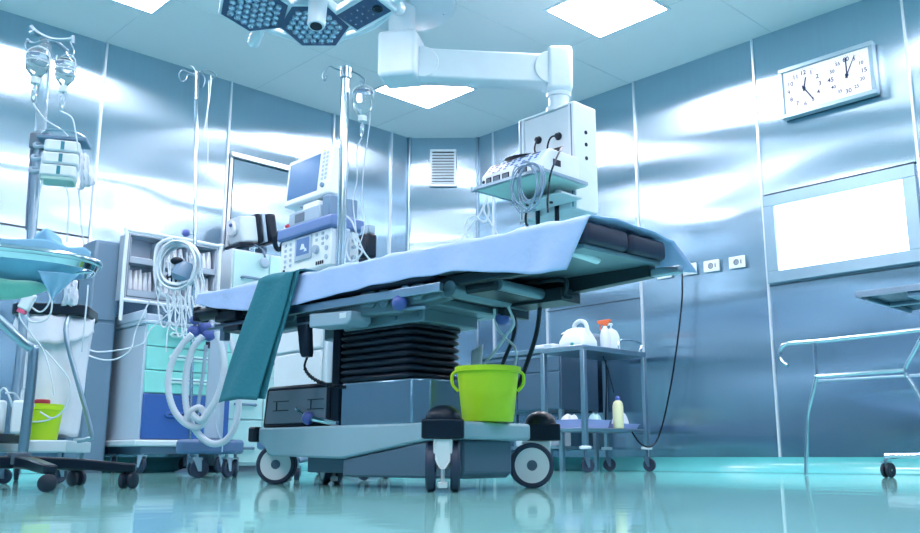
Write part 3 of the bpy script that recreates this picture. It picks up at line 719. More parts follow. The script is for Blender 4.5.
# handle and hub
mb = MB(); mb.lathe([(1e-6, -0.225), (0.024, -0.225), (0.026, -0.235), (0.036, -0.235), (0.041, -0.225), (0.044, -0.05), (0.05, -0.01), (0.055, 0.03)], TILT @ Matrix.Translation((0.065, 0.08, 0.02)), 28); hn = mb.build('sterile_handle', m_arm, t)
mb = MB(); mb.cyl(TILT @ Vector((0.065, 0.08, -0.212)), TILT @ Vector((0.065, 0.08, -0.219)), 0.028, n=20); mb.build('camera_lens', m_black, hn)
mb = MB(); mb.lathe([(0.16, 0.01), (0.20, 0.03), (0.17, 0.08), (0.05, 0.10), (1e-6, 0.10)], TILT, 32)
for ang in (90, 147, 215, 270, 325, 38):
    mb.box(0.05, 0.25, -0.03, 0.03, 0.045, 0.075, TILT @ Matrix.Rotation(math.radians(ang), 4, 'Z'))
mb.build('hub', m_arm, t, bevel=0.006)
# yoke and arm
arc = [TILT @ Vector((0.44 * math.cos(math.radians(a_)), 0.06 + 0.44 * math.sin(math.radians(a_)), 0.045)) for a_ in range(18, 131, 8)]
mb = MB(); mb.tube(arc, 0.018, 12, smooth=2); mb.tube([arc[0], arc[0] + Vector((0.02, -0.05, 0.02))], 0.03, 12, smooth=0); mb.build('yoke', m_arm, t, angle=50)
e_ = arc[-1]; mb = MB(); mb.cyl(e_ + Vector((0.02, -0.03, 0.01)), e_ + Vector((-0.055, 0.10, -0.05)), 0.030, n=20); mb.cyl(e_ + Vector((-0.02, 0.04, -0.02)), e_ + Vector((-0.022, 0.045, -0.022)), 0.032, n=20); mb.build('yoke_joint', m_arm, t, bevel=0.004)
j0 = arc[1]; T0 = Vector(t.location)
post = Vector((-0.44, 5.33, 2.90)) - T0
mb = MB(); mb.cyl(j0, j0 + Vector((0.015, 0.10, 0.04)), 0.036, n=20); mb.tube([j0 + Vector((0.015, 0.10, 0.04)), (j0 + post) / 2 + Vector((0.0, 0, 0.03)), post], 0.022, 12, smooth=4); mb.build('spring_arm', m_arm, t, angle=50)

# ================================================================== CEILING PENDANT BOOM
t = thing('ceiling_boom', 'white ceiling boom with a round mount, jointed arm and hanging supply column', 'ceiling boom', (-0.44, 5.4, H), 0)
O = Vector(t.location)
def rel(p): return Vector(p) - O
mb = MB(); mb.lathe([(0.335, -0.05), (0.345, -0.045), (0.345, -0.001), (1e-6, -0.001)], None, 56); mp_ = mb.build('ceiling_mount', m_arm, t)
mb = MB()
for i in range(6): mb.cyl((0.28 * math.cos(i * 1.047 + .3), 0.28 * math.sin(i * 1.047 + .3), -0.05), (0.28 * math.cos(i * 1.047 + .3), 0.28 * math.sin(i * 1.047 + .3), -0.053), 0.006, n=8)
mb.build('screws', m_grey, mp_)  # screw heads under the ceiling mount, modelled as solid parts
mb = MB(); mb.cyl((0, 0, -0.05), (0, 0, -0.26), 0.086, n=32); mb.build('post', m_arm, t)
PFa = RA
HM = Matrix.Translation((0, 0, 0)) @ Matrix.Rotation(math.radians(-12), 4, 'Z')
mb = MB(); mb.prism([(-0.125, -0.12), (0.125, -0.12), (0.125, 0.12), (-0.125, 0.12)], 'z', -0.56, -0.255, HM); hb = mb.build('knuckle_housing', m_arm, t, bevel=0.025, seg=3)
# arm
A0 = Vector((0.10, 0.02, -0.445)); A1 = Vector((0.96, 0.11, -0.445))
dx_ = (A1 - A0).normalized(); ang = math.degrees(math.atan2(dx_.y, dx_.x)); AM = Matrix.Translation(A0) @ Matrix.Rotation(math.radians(ang), 4, 'Z'); AL = (A1 - A0).length
mb = MB(); mb.prism([(-0.075, -0.095), (-0.06, -0.105), (0.06, -0.105), (0.075, -0.095), (0.075, 0.085), (0.06, 0.10), (-0.06, 0.10), (-0.075, 0.085)], 'x', 0, AL, AM); mb.build('arm', m_arm, t, bevel=0.006)
mb = MB(); mb.cyl(AM @ Vector((0.03, -0.08, 0)), AM @ Vector((0.03, 0.08, 0)), 0.105, n=32); mb.build('arm_end_disc', m_arm, t, bevel=0.006)
mb = MB(); mb.cyl(AM @ Vector((AL, -0.085, 0)), AM @ Vector((AL, 0.085, 0)), 0.115, n=32); mb.build('arm_end_disc', m_arm, t, bevel=0.006)
PP = Vector((0.995, 0.11, 0))
mb = MB(); mb.box(PP.x - 0.055, PP.x + 0.105, PP.y - 0.10, PP.y + 0.08, -0.60, -0.30); mb.build('elbow_housing', m_arm, t, bevel=0.025, seg=3)
mb = MB(); mb.cyl((PP.x + 0.02, PP.y, -0.60), (PP.x + 0.02, PP.y, -0.73), 0.066, n=28); mb.cyl((PP.x + 0.02, PP.y, -0.60), (PP.x + 0.02, PP.y, -0.625), 0.08, n=28); mb.cyl((PP.x + 0.02, PP.y, -0.70), (PP.x + 0.02, PP.y, -0.73), 0.085, n=28); mb.build('neck', m_arm, t)
# supply column in its own frame
PC = Fr(0.486, 5.5, RA)
PM = Matrix.Translation(PC.o - O) @ Matrix.Rotation(math.radians(RA), 4, 'Z')
mb = MB(); mb.box(-0.195, 0.185, 0.012, 0.21, 1.60, 2.268, PM); sc_ = mb.build('supply_column', m_cream, t, bevel=0.006)
for xa, xb in ((-0.240, -0.195), (0.185, 0.236)):
    mb = MB(); mb.box(xa, xb, 0.0, 0.22, 1.585, 2.285, PM); mb.build('corner_profile', m_arm, sc_, bevel=0.008)
    mb = MB(); mb.box((xa + xb) / 2 - 0.005, (xa + xb) / 2 + 0.005, -0.001, 0.0, 1.60, 2.27, PM); mb.build('rail_groove', m_bluegrey, sc_)
mb = MB(); mb.box(-0.20, 0.20, 0.0, 0.21, 2.268, 2.283, PM); mb.build('top_cap', m_arm, sc_, bevel=0.004)
for (x, z) in ((-0.069, 2.103), (0.10, 2.085), (0.089, 1.985)):
    mb = MB(); mb.lathe([(0.024, 0.0), (0.026, 0.008), (0.018, 0.014), (0.016, 0.028), (1e-6, 0.030)], PM @ Matrix.Translation((x, 0.012, z)) @ Matrix.Rotation(PI / 2, 4, 'X'), 20); mb.build('connector', m_black, sc_)
for z in (2.10, 2.02, 1.93):
    mb = MB(); mb.cyl(PM @ Vector((0.236, 0.11, z)), PM @ Vector((0.240, 0.11, z)), 0.013, n=14); mb.build('gas_outlet', m_black, sc_)
mb = MB(); mb.tube([PM @ Vector(p) for p in ((-0.069, -0.012, 2.10), (-0.072, -0.03, 2.04), (-0.070, -0.02, 1.99), (-0.07, -0.02, 1.92))], 0.006, smooth=5)
mb.build('lead', m_black, sc_)
mb = MB(); mb.tube([PM @ Vector(p) for p in ((0.10, -0.012, 2.085), (0.075, -0.035, 2.075), (0.055, -0.045, 2.03), (0.045, -0.05, 1.93))], 0.006, smooth=6)
mb.build('lead', m_black, sc_)
# shelf carried by the column
mb = MB(); mb.box(-0.195, 0.325, -0.42, -0.004, 1.700, 1.722, PM); sh = mb.build('shelf', mat('shelf_mint_underside', (176, 214, 214), 0.4), t, bevel=0.004)
mb = MB(); mb.box(-0.205, 0.335, -0.445, -0.430, 1.700, 1.722, PM); mb.box(0.338, 0.350, -0.43, -0.02, 1.700, 1.722, PM); mb.box(-0.220, -0.208, -0.43, -0.02, 1.700, 1.722, PM)
for x in (-0.214, 0.344): mb.box(x - 0.012, x + 0.012, -0.45, -0.426, 1.692, 1.730, PM)
mb.box(-0.21, 0.34, -0.432, -0.415, 1.706, 1.716, PM)
mb.box(0.32, 0.345, -0.10, -0.08, 1.706, 1.716, PM); mb.box(-0.215, -0.19, -0.10, -0.08, 1.706, 1.716, PM)
mb.build('shelf_rail', m_steel, sh, bevel=0.003)
mb = MB(); mb.box(-0.12, 0.29, -0.20, -0.004, 1.63, 1.644, PM); mb.box(-0.15, -0.12, -0.10, -0.02, 1.642, 1.705, PM); mb.box(0.15, 0.18, -0.10, -0.02, 1.642, 1.705, PM); mb.build('lower_shelf', m_cream, t, bevel=0.003)
for x, y in ((-0.02, -0.16), (0.12, -0.10), (0.05, -0.18)):
    mb = MB(); mb.cyl(PM @ Vector((x, y, 1.630)), PM @ Vector((x, y, 1.620)), 0.012, n=12); mb.build('rubber_foot', m_black, t)
# electrosurgical unit on the shelf
ES = Fr(0, 0, 0)
eo = PC.w(0.005, -0.395, 1.7225)
t = thing('electrosurgical_unit', 'pale medical control unit with a sloping button panel on the boom shelf', 'medical device', eo, RA)
mb = MB(); mb.prism([(0, 0.0), (0.34, 0.0), (0.34, 0.155), (0.075, 0.155), (0.0, 0.065)], 'x', -0.190, 0.305); bd = mb.build('housing', m_white, t, bevel=0.008)
S = Matrix.Translation((0, 0.0, 0.065)) @ Matrix.Rotation(math.atan2(0.090, 0.075), 4, 'X')     # sloping panel frame: x, y up slope
mb = MB(); mb.box(-0.175, 0.29, 0.006, 0.111, 0.0005, 0.002, S); pn = mb.build('button_panel', mat('panel_pale_blue', (176, 204, 226), 0.35), bd)
m_key = mat('key_blue', (60, 96, 170), 0.4); m_key2 = mat('key_teal', (96, 170, 180), 0.4)
mb = MB()
for i in range(9):
    for j in range(4):
        if (i * 5 + j * 3) % 4 != 0: mb.box(-0.160 + i * 0.048, -0.160 + i * 0.048 + 0.022, 0.016 + j * 0.024, 0.016 + j * 0.024 + 0.012, 0.002, 0.0045, S)
o = mb.build('keypad', m_key, pn)
for x in (-0.11, -0.01, 0.10, 0.20):
    mb = MB(); mb.box(x - 0.022, x + 0.022, 0.092, 0.105, 0.002, 0.004, S); mb.build('display', m_black, pn)
for x0, x1 in ((-0.150, -0.105), (-0.092, -0.030), (-0.015, 0.045), (0.120, 0.190)):
    mb = MB(); mb.box(x0, x1, -0.003, 0.002, 0.012, 0.052); so = mb.build('output_socket', m_black, bd, bevel=0.002)
    mb = MB()
    mb.box(x0 + 0.008, x1 - 0.008, -0.0045, -0.003, 0.020, 0.044); mb.build('inner_plate', m_slate, so)
mb = MB(); mb.cyl((-0.172, -0.003, 0.032), (-0.172, 0.001, 0.032), 0.011, n=14); mb.build('output_socket', m_black, bd)
mb = MB(); mb.box(0.235, 0.285, -0.003, 0.001, 0.014, 0.040); mb.build('output_socket', m_grey, bd)
mb = MB(); mb.box(0.302, 0.307, 0.10, 0.17, 0.055, 0.095); mb.build('side_vent', m_black, bd, bevel=0.002)
mb = MB(); mb.sphere((0, 0, 0), 1.0, M=Matrix.Translation((0.03, 0.115, 0.169)) @ Matrix.Rotation(0.06, 4, 'Y') @ Matrix.Diagonal((0.125, 0.06, 0.010, 1))); tag(mb.build('foot_pedal_pad', m_black, None, top=True), 'flat black oval pad lying on top of the pale control unit', 'pad')
bpy.data.objects['foot_pedal_pad'].location = eo; bpy.data.objects['foot_pedal_pad'].rotation_euler = (0, 0, math.radians(RA))
# cable coil hanging in front of the unit
CF = Fr(eo.x, eo.y, RA, eo.z)
mb = MB()
for k_, (r1_, r2_, cx_, cz_) in enumerate(((0.105, 0.135, 0.225, -0.085), (0.09, 0.12, 0.23, -0.07), (0.115, 0.14, 0.218, -0.095), (0.08, 0.11, 0.245, -0.065), (0.10, 0.14, 0.20, -0.10))):
    mb.tube([CF.w(cx_ + 0.05 + r1_ * math.cos(q) , -0.062 - 0.008 * k_ + 0.01 * math.sin(q * 2), cz_ - 0.02 + r2_ * math.sin(q)) for q in [2 * PI * i / 14 for i in range(14)]], 0.0045, 6, closed=True, smooth=4)
mb.tube([CF.w(*p) for p in ((0.155, -0.012, 0.028), (0.175, -0.06, 0.04), (0.16, -0.08, 0.02), (0.14, -0.08, -0.06), (0.17, -0.08, -0.17), (0.25, -0.08, -0.235), (0.32, -0.07, -0.25))], 0.0045, 6)
mb.tube([CF.w(*p) for p in ((0.225, -0.07, 0.05), (0.27, -0.075, 0.04), (0.30, -0.08, 0.0), (0.318, -0.08, -0.045))], 0.007, 6)
tag(mb.build('cable_coil', mat('blue_grey_cable', (120, 150, 176), 0.4)), 'coil of thin grey-blue cable hanging from the front of the pale control unit', 'cable')
tube_thing('power_lead', [CF.w(*p) for p in ((0.06, 0.37, 0.27), (0.21, 0.30, 0.24), (0.32, 0.16, 0.17), (0.36, 0.06, 0.06), (0.385, -0.02, -0.06), (0.39, -0.05, -0.20), (0.39, -0.05, -0.28))], 0.006, m_black, 'black lead curving down past the right side of the pale control unit', 'cable')
# hanging leads under the shelf, left
tube_thing('hanging_lead', [CF.w(*p) for p in ((-0.12, 0.34, -0.04), (-0.13, 0.33, -0.14), (-0.10, 0.31, -0.20), (-0.04, 0.30, -0.24), (0.0, 0.30, -0.33))], 0.008, m_black, 'black lead drooping behind the table just under the boom shelf', 'cable')
for q_, (dx_, lb) in enumerate(((-0.03, 'straight black hose dropping from the boom shelf, left of its pair'), (0.13, 'straight black hose dropping from the boom shelf, right of its pair'))):
    mb = MB(); mb.tube([CF.w(-0.06 + dx_, 0.40, -0.023), CF.w(-0.06 + dx_, 0.40, -0.35)], 0.015, 10, smooth=0); tag(mb.build('supply_hose', m_black), lb, 'hose', 'black hoses under the boom shelf')
def atl(L, Y): return [at(px, py, Y) for px, py in L]
tube_thing('hanging_tube', atl([(487, 196), (480, 214), (470, 226), (462, 240), (460, 256), (468, 268)], 5.30), 0.006, m_cable, 'pale tube drooping left from the boom shelf corner and down behind the drape', 'tube')
tube_thing('hanging_tube', atl([(486, 197), (489, 212), (484, 222), (474, 216), (466, 224), (468, 240), (480, 262)], 5.25), 0.006, m_cable, 'pale tube twisting in a loop under the boom shelf corner', 'tube')
tube_thing('hanging_tube', atl([(487, 197), (484, 210), (490, 222), (497, 234), (500, 250), (498, 266)], 5.20), 0.006, m_cable, 'pale tube falling nearly straight under the boom shelf corner', 'tube')

# ================================================================== IV POLES
def hook_pts(x, z, s, r=0.03): return [(0, 0, z), (s * x * 0.6, 0, z + 0.012), (s * x, 0, z + 0.03), (s * (x + 0.018), 0, z + 0.055), (s * (x + 0.03), 0, z + 0.035)]
t = thing('drip_stand', 'tall steel drip stand behind the table with a single bottle on its right hook', 'drip stand', (-0.62, 4.25, 0), 0)
mb = MB(); mb.cyl((0, 0, 0.10), (0, 0, 1.05), 0.018, n=20); mb.cyl((0, 0, 1.0), (0, 0, 1.06), 0.024, n=20); pz = mb.build('lower_tube', m_chrome, t)
mb = MB(); mb.cyl((0, 0, 1.04), (-0.005, 0, 1.975), 0.022, n=20); mb.build('pole', m_chrome, t)
mb = MB(); mb.lathe([(0.024, 1.955), (0.030, 1.96), (0.030, 2.015), (0.02, 2.02), (1e-6, 2.02)], Matrix.Translation((-0.005, 0, 0)), 20); mb.build('top_collar', m_steel, t)
for s in (-1, 1):
    mb = MB(); mb.tube([(s * 0.02, 0, 2.0), (s * 0.06, 0, 2.0 + (0.012 if s < 0 else -0.02)), (s * 0.09, 0, 2.0 + (0.025 if s < 0 else -0.045)), (s * (0.122 if s < 0 else 0.092), 0, 1.985 if s < 0 else 1.945)], 0.004, 6, smooth=4)
    zc = 1.965 if s < 0 else 1.937; xh = 0.122 if s < 0 else 0.092; mb.tube([(s * xh, 0, zc + 0.02), (s * xh, 0, zc), (s * (xh - 0.012), 0, zc - 0.02), (s * (xh - 0.022), 0, zc), (s * (xh - 0.017), 0, zc + 0.012)], 0.003, 6, smooth=4)
    mb.build('hook', m_steel, t)
for i in range(5):
    a_ = math.radians(72 * i + 20); mb = MB(); mb.tube([(0, 0, 0.11), (0.12 * math.cos(a_), 0.12 * math.sin(a_), 0.105), (0.24 * math.cos(a_), 0.24 * math.sin(a_), 0.085)], 0.014, 10, smooth=3); mb.build('foot', m_steeldk, t)
    caster(t, 0.24 * math.cos(a_), 0.24 * math.sin(a_), 0.027, 72 * i + 60, 0.085)
def drip_bottle(name, label, loc, r=0.038, h=0.13, deg=0, s=1.0, net=False):
    """upside-down infusion bottle; loc is the point it hangs from"""
    t = thing(name, label, 'drip bottle', loc, deg)
    mb = MB(); mb.lathe([(1e-6, -0.022), (r * 0.75, -0.025), (r, -0.04), (r, -0.022 - h * 0.55), (r * 0.95, -0.022 - h * 0.7), (r * 0.45, -0.022 - h * 0.92), (r * 0.38, -0.022 - h), (1e-6, -0.022 - h)], None, 24); bo = mb.build('bottle', m_glass, t)
    mb = MB(); mb.lathe([(r * 0.44, -0.022 - h - 0.022), (r * 0.44, -0.022 - h + 0.004), (1e-6, -0.022 - h + 0.004)], None, 16); mb.build('stopper', m_white, t)
    mb = MB(); mb.box(-r * 0.45, r * 0.45, -r * 1.03, -r * 1.0, -0.06, -0.045); mb.build('label_strip', m_bluegrey, bo)
    mb = MB(); mb.tube([(0, 0, 0.0), (-r * 0.7, 0, -0.012), (-r * 1.05, 0, -0.035), (-r * 1.05, 0, -0.07)], 0.002, 6, smooth=4); mb.tube([(0, 0, 0.0), (r * 0.7, 0, -0.012), (r * 1.05, 0, -0.035), (r * 1.05, 0, -0.07)], 0.002, 6, smooth=4)
    if net:
        for zz in (-0.045, -0.075): mb.tube([(r * 1.05 * math.cos(q), r * 1.05 * math.sin(q), zz) for q in [PI * i / 8 for i in range(16)]], 0.002, 6, closed=True, smooth=0)
    mb.build('hanger', m_white, t)
    z = -0.022 - h - 0.022
    mb = MB(); mb.lathe([(0.003, z - 0.085), (0.009, z - 0.075), (0.011, z - 0.03), (0.006, z - 0.022), (0.004, z)], None, 14); mb.build('drip_chamber', m_clear, t)
    return z - 0.085
zb = drip_bottle('drip_bottle', 'clear infusion bottle on the right hook of the tall stand behind the table', (-0.535, 4.25, 1.925), r=0.05, h=0.15)
tube_thing('drip_line', [(-0.535, 4.25, 1.925 + zb), ] + atl([(357, 150), (357, 180), (353, 200), (356, 230), (358, 262), (356, 290)], 4.25), 0.003, m_cable, 'thin infusion line falling from the single bottle behind the table', 'tube')
tube_thing('drip_line', atl([(368, 100), (370, 118), (366, 150), (363, 175), (362, 200), (364, 230), (352, 262)], 4.27), 0.0025, m_cable, 'second thin line looping at the right of the single infusion bottle', 'tube')

# ================================================================== DRAWER CART (left wall)
CO = Fr(-2.05, 5.69, LA)
t = thing('drawer_cart', 'medical drawer cart with three mint drawers above one deep blue drawer', 'cart', CO.w(0, 0), LA)
m_cartbody = mat('cart_body_pale', (176, 198, 216), 0.4)
mb = MB(); mb.box(0.0, 0.62, 0.012, 0.50, 0.205, 0.930); mb.build('body', m_cartbody, t, bevel=0.008)
mb = MB(); mb.box(-0.03, 0.66, -0.03, 0.52, 0.165, 0.205); mb.build('base_plate', m_cream, t, bevel=0.01)
mb = MB(); mb.box(0.02, 0.60, 0.0, 0.48, 0.120, 0.165); mb.build('undercarriage', m_steeldk, t)
mb = MB(); mb.prism([(-0.015, 0.0), (0.0, 0.0), (0.62, 0.0), (0.64, 0.0), (0.64, 0.50), (-0.015, 0.50)], 'z', 0.930, 0.955)
mb.box(-0.02, 0.0, 0.0, 0.50, 0.955, 1.02); mb.box(0.0, 0.12, 0.03, 0.045, 0.955, 1.0); mb.box(0.0, 0.64, 0.485, 0.50, 0.955, 1.0)
mb.build('worktop', m_cartbody, t, bevel=0.008)
for z0, z1, m in ((0.790, 0.925, m_teal), (0.640, 0.785, m_teal), (0.495, 0.635, m_teal), (0.210, 0.490, m_blue)):
    mb = MB(); mb.box(0.012, 0.608, -0.012, 0.012, z0, z1); dw = mb.build('drawer', m, t, bevel=0.006)
    zc = (z0 + z1) / 2 + 0.012
    mb = MB(); mb.prism([(0.15, zc), (0.165, zc + 0.018), (0.455, zc + 0.018), (0.47, zc), (0.455, zc - 0.018), (0.165, zc - 0.018)], 'y', -0.026, -0.012); hd_ = mb.build('handle', m_tealh if m is m_teal else m, dw, bevel=0.005)
    mb = MB(); mb.prism([(0.17, zc - 0.002), (0.18, zc + 0.006), (0.44, zc + 0.006), (0.45, zc - 0.002)], 'y', -0.0268, -0.026); mb.build('grip_slot', m_bluegrey if m is m_teal else m_navy, hd_)
for x, y, dg in ((0.05, 0.03, 100), (0.57, 0.03, 30), (0.05, 0.45, 60), (0.57, 0.45, 120)): caster(t, x, y, 0.052, dg, 0.125, w=0.024, fork=m_grey)
# open storage rack standing on the cart
t = thing('bin_rack', 'tilted rack of clear storage bins full of white packages above the drawer cart', 'storage rack', CO.w(0, 0.17, 0.957), LA)
mb = MB()
for pts_ in ([(-0.10, 0, 0.0), (-0.10, 0, 0.56), (-0.07, 0, 0.595), (0.54, 0, 0.595), (0.57, 0, 0.56), (0.57, 0, 0.0)],): mb.tube(pts_, 0.012, 10, smooth=3)
mb.tube([(-0.10, 0, 0.135), (0.57, 0, 0.135)], 0.012, 10, smooth=0)
mb.build('rack_frame', m_white, t, angle=50)
m_bin = mat('bin_smoky_clear', (186, 206, 224), 0.25, trans=0.3); m_pack = mat('package_film', (226, 234, 244), 0.3, bump=0.4, scale=40)
mb = MB(); mb.box(-0.085, 0.555, 0.0, 0.14, 0.145, 0.16); mb.box(-0.085, -0.075, 0.0, 0.14, 0.16, 0.58); mb.box(0.545, 0.555, 0.0, 0.14, 0.16, 0.58); mb.box(-0.085, 0.555, 0.13, 0.14, 0.16, 0.58); mb.box(-0.085, 0.555, 0.0, 0.14, 0.57, 0.58); mb.build('rack_shell', m_bin, t)
cells = [(0.165, 0.375, 3), (0.385, 0.565, 3)]
binproto = {}
for z0, z1, n in cells:
    wd = 0.62 / n
    for i in range(n):
        x0 = -0.073 + i * wd
        mb = MB(); mb.box(x0 + 0.004, x0 + wd - 0.004, 0.004, 0.010, z0, z0 + (z1 - z0) * 0.22); mb.box(x0 + 0.004, x0 + 0.010, 0.004, 0.125, z0, z1 - 0.01); mb.box(x0 + wd - 0.010, x0 + wd - 0.004, 0.004, 0.125, z0, z1 - 0.01); mb.box(x0 + 0.004, x0 + wd - 0.004, 0.004, 0.125, z0, z0 + 0.006)
        mb.build('bin', m_bin, t)
rack_o = CO.w(0, 0.17, 0.957)
n_ = 0
RKF = Fr(rack_o.x, rack_o.y, LA, rack_o.z)
place = ['bottom row, first bin at the left', 'bottom row, middle bin', 'bottom row, last bin at the right', 'top row, first bin at the left', 'top row, middle bin', 'top row, last bin at the right']
for ri, (z0, z1, n) in enumerate(cells):
    wd = 0.62 / n
    for i in range(n):
        x0 = -0.073 + i * wd
        cnt = 5 if ri == 0 else (1 if i == 0 else 4)
        for k in range(cnt):
            hgt = (z1 - z0) * random.uniform(0.80, 0.95) if not (ri == 1 and i == 0) else 0.05
            xa = x0 + 0.020 + k * (wd - 0.04) / cnt; xb = xa + (wd - 0.04) / cnt * 0.86
            if ri == 1 and i == 0: xb = x0 + wd - 0.03
            mb = MB(); dy = random.uniform(0, 0.02); b0 = RKF
            rings = []
            for q, (zz, ins) in enumerate(((z0 + 0.0075, 0.006), (z0 + 0.03, 0.0), (z0 + hgt * 0.6, 0.001), (z0 + hgt, 0.009))):
                rings.append([RKF.w((xa + xb) / 2 + p[0] * 1.0 + (0.003 if q % 2 else 0), 0.062 + dy + p[1], zz) for p in rrect((xb - xa) / 2 - ins, 0.042 - ins, 0.006, 2)])
            mb.loft(rings)
            o = mb.build('wrapped_package', m_pack, bevel=0)
            tag(o, 'white film-wrapped package upright in the clear storage rack, ' + place[ri * 3 + i], 'package', 'wrapped packages in the clear storage rack')
# drip pole clamped to the cart, with the big cable coil
t = thing('drip_pole', 'slim steel drip pole with curled hooks standing behind the big white cable coil', 'drip pole', CO.w(0.335, -0.15, 0), 0)
T0 = Vector(t.location)
PY = T0.y
def lp(px, py, dy=0.0): return at(px, py, PY + dy) - T0
mb = MB(); mb.tube([lp(196.5, 80), lp(195, 240), lp(193, 300), lp(190, 440)], 0.012, 12, smooth=0); mb.build('pole', m_chrome, t)
mb = MB(); mb.tube([lp(196.5, 100), lp(197, 72)], 0.016, 12, smooth=0); mb.build('collar', m_steel, t)
for pts_ in ([(197, 74), (190, 73), (183, 70), (179, 74), (181, 81), (186, 80), (188, 75), (197, 77)], [(197, 76), (201, 73), (205, 79), (203, 87), (199, 84), (198, 77)], [(197, 73), (205, 70), (213, 72), (216, 76), (212, 80)], [(197, 74), (194, 68), (190, 66)]):
    mb = MB(); mb.tube([lp(*p, dy=0.01 * i) for i, p in enumerate(pts_)], 0.0045, 6, smooth=5); mb.build('hook', m_steel, t)
mb = MB(); mb.cyl(lp(196, 234), lp(190, 234), 0.006, n=10); mb.build('clamp_screw', m_steel, t)
mb = MB(); mb.sphere(lp(186, 233), 0.026); mb.build('clamp_knob', m_knob, t)
mb = MB(); a_ = lp(190, 440); mb.cyl(a_, Vector((a_.x, a_.y, 0.03)), 0.014, n=12); mb.lathe([(0.0, 0.0), (0.08, 0.0), (0.08, 0.012), (0.03, 0.03), (1e-6, 0.03)], Matrix.Translation((a_.x, a_.y, 0.0)), 28); mb.build('foot', m_steeldk, t)
tube_thing('drip_line', atl([(211, 75), (210, 95), (206, 120), (203, 140), (208, 105), (209, 80)], PY + 0.04), 0.0035, m_cable, 'thin clear line looped over the right hook of the slim pole', 'tube')
tube_thing('drip_line', atl([(212, 78), (207, 120), (208, 150), (205, 175), (190, 188), (176, 196), (165, 215), (166, 236)], PY + 0.06), 0.003, m_cable, 'thin line drooping from the slim pole down to the clear storage rack', 'tube')
mb = MB(); YC = PY - 0.06
cc = at(181, 266, YC)
for k_ in range(12):
    ra = 0.124 + 0.012 * math.sin(k_ * 2.3); rb = 0.145 + 0.012 * math.cos(k_ * 1.7)
    mb.tube([cc + Vector((ra * math.cos(q) + 0.008 * math.sin(k_), -0.014 * k_ * 0.5 + 0.01 * math.sin(q * 3 + k_), rb * math.sin(q) + 0.008 * math.cos(k_ * 2))) for q in [2 * PI * i / 16 for i in range(16)]], 0.0075, 7, closed=True, smooth=3)
random.seed(3)
for k_ in range(14):
    xs = 158 + k_ * 3.4 + random.uniform(-2, 2); yb = 318 + random.uniform(-6, 22)
    mb.tube([cc + Vector((-0.11 + k_ * 0.017, -0.04, 0.08 - 0.02 * (k_ % 3)))] + [at(xs + random.uniform(-4, 4), y, YC - 0.06) for y in (285, 300)] + [at(xs + 3, yb - 6, YC - 0.06), at(xs + 8, yb, YC - 0.06), at(xs + 13, yb - 12, YC - 0.06), at(xs + 10 + random.uniform(-3, 3), 296, YC - 0.06)], 0.0055, 6, smooth=5)
mb.tube([at(172, 238, YC - 0.03), at(162, 242, YC - 0.03), at(156, 250, YC - 0.03), at(155, 275, YC - 0.03), at(160, 292, YC - 0.05), at(170, 298, YC - 0.05)], 0.012, 8, smooth=5)
tag(mb.build('cable_coil', m_cable, angle=60), 'big bundle of white sensor cables coiled and hanging over the drawer cart', 'cable bundle')
t = thing('exam_camera', 'small grey device with a black lens showing through the white cable coil', 'device', at(182, 277, YC - 0.03), 0)
mb = MB(); mb.lathe([(0.055, -0.03), (0.075, 0.0), (0.07, 0.06), (0.04, 0.10), (1e-6, 0.105)], Matrix.Rotation(math.radians(20), 4, 'Y'), 24); mb.build('body', m_bluegrey, t)
mb = MB(); mb.sphere((-0.03, -0.03, 0.10), 0.042, sq=(1, 0.6, 0.6)); mb.build('lens_cap', m_black, t)
mb = MB(); mb.cyl((-0.075, -0.02, 0.01), (-0.06, 0.02, -0.03), 0.025, n=14); mb.build('knob', m_black, t)
# long looping leads between cart, infusion pumps and waste stand
for pts_, Y, lb in (([(182, 296), (172, 310), (150, 330), (140, 345), (100, 352), (84, 346)], 5.05, 'white lead swinging from the cable coil over to the waste bag, upper loop'),
                    ([(150, 300), (136, 330), (130, 350), (112, 360), (90, 356), (78, 345)], 4.95, 'white lead swinging from the drawer cart side to the waste bag, lower loop'),
                    ([(176, 298), (168, 330), (166, 352)], 5.3, 'white lead hanging straight down in front of the top mint drawer')):
    tube_thing('looping_lead', atl(pts_, Y), 0.004, m_cable, lb, 'cable')

# tall cabinet behind the cart
KF = Fr(*CO.w(-0.235, 0.33)[:2], LA)
t = thing('equipment_cabinet', 'tall plain blue-grey equipment cabinet between the drawer cart and the waste bag', 'cabinet', KF.w(0, 0), LA)
m_cab = mat('cabinet_blue_grey', (100, 132, 156), 0.45)
mb = MB(); mb.box(0, 0.175, 0, 0.235, 0.04, 1.50); mb.build('body', m_cab, t, bevel=0.012)
mb = MB(); mb.box(0.012, 0.163, -0.008, 0.0, 0.06, 0.95); mb.build('door', m_cab, t, bevel=0.004)
mb = MB(); mb.box(0.012, 0.163, -0.008, 0.0, 0.97, 1.48); mb.build('door', m_cab, t, bevel=0.004)
mb = MB(); mb.box(0.01, 0.165, 0.01, 0.225, 0.0, 0.04); mb.build('plinth', m_slate, t)

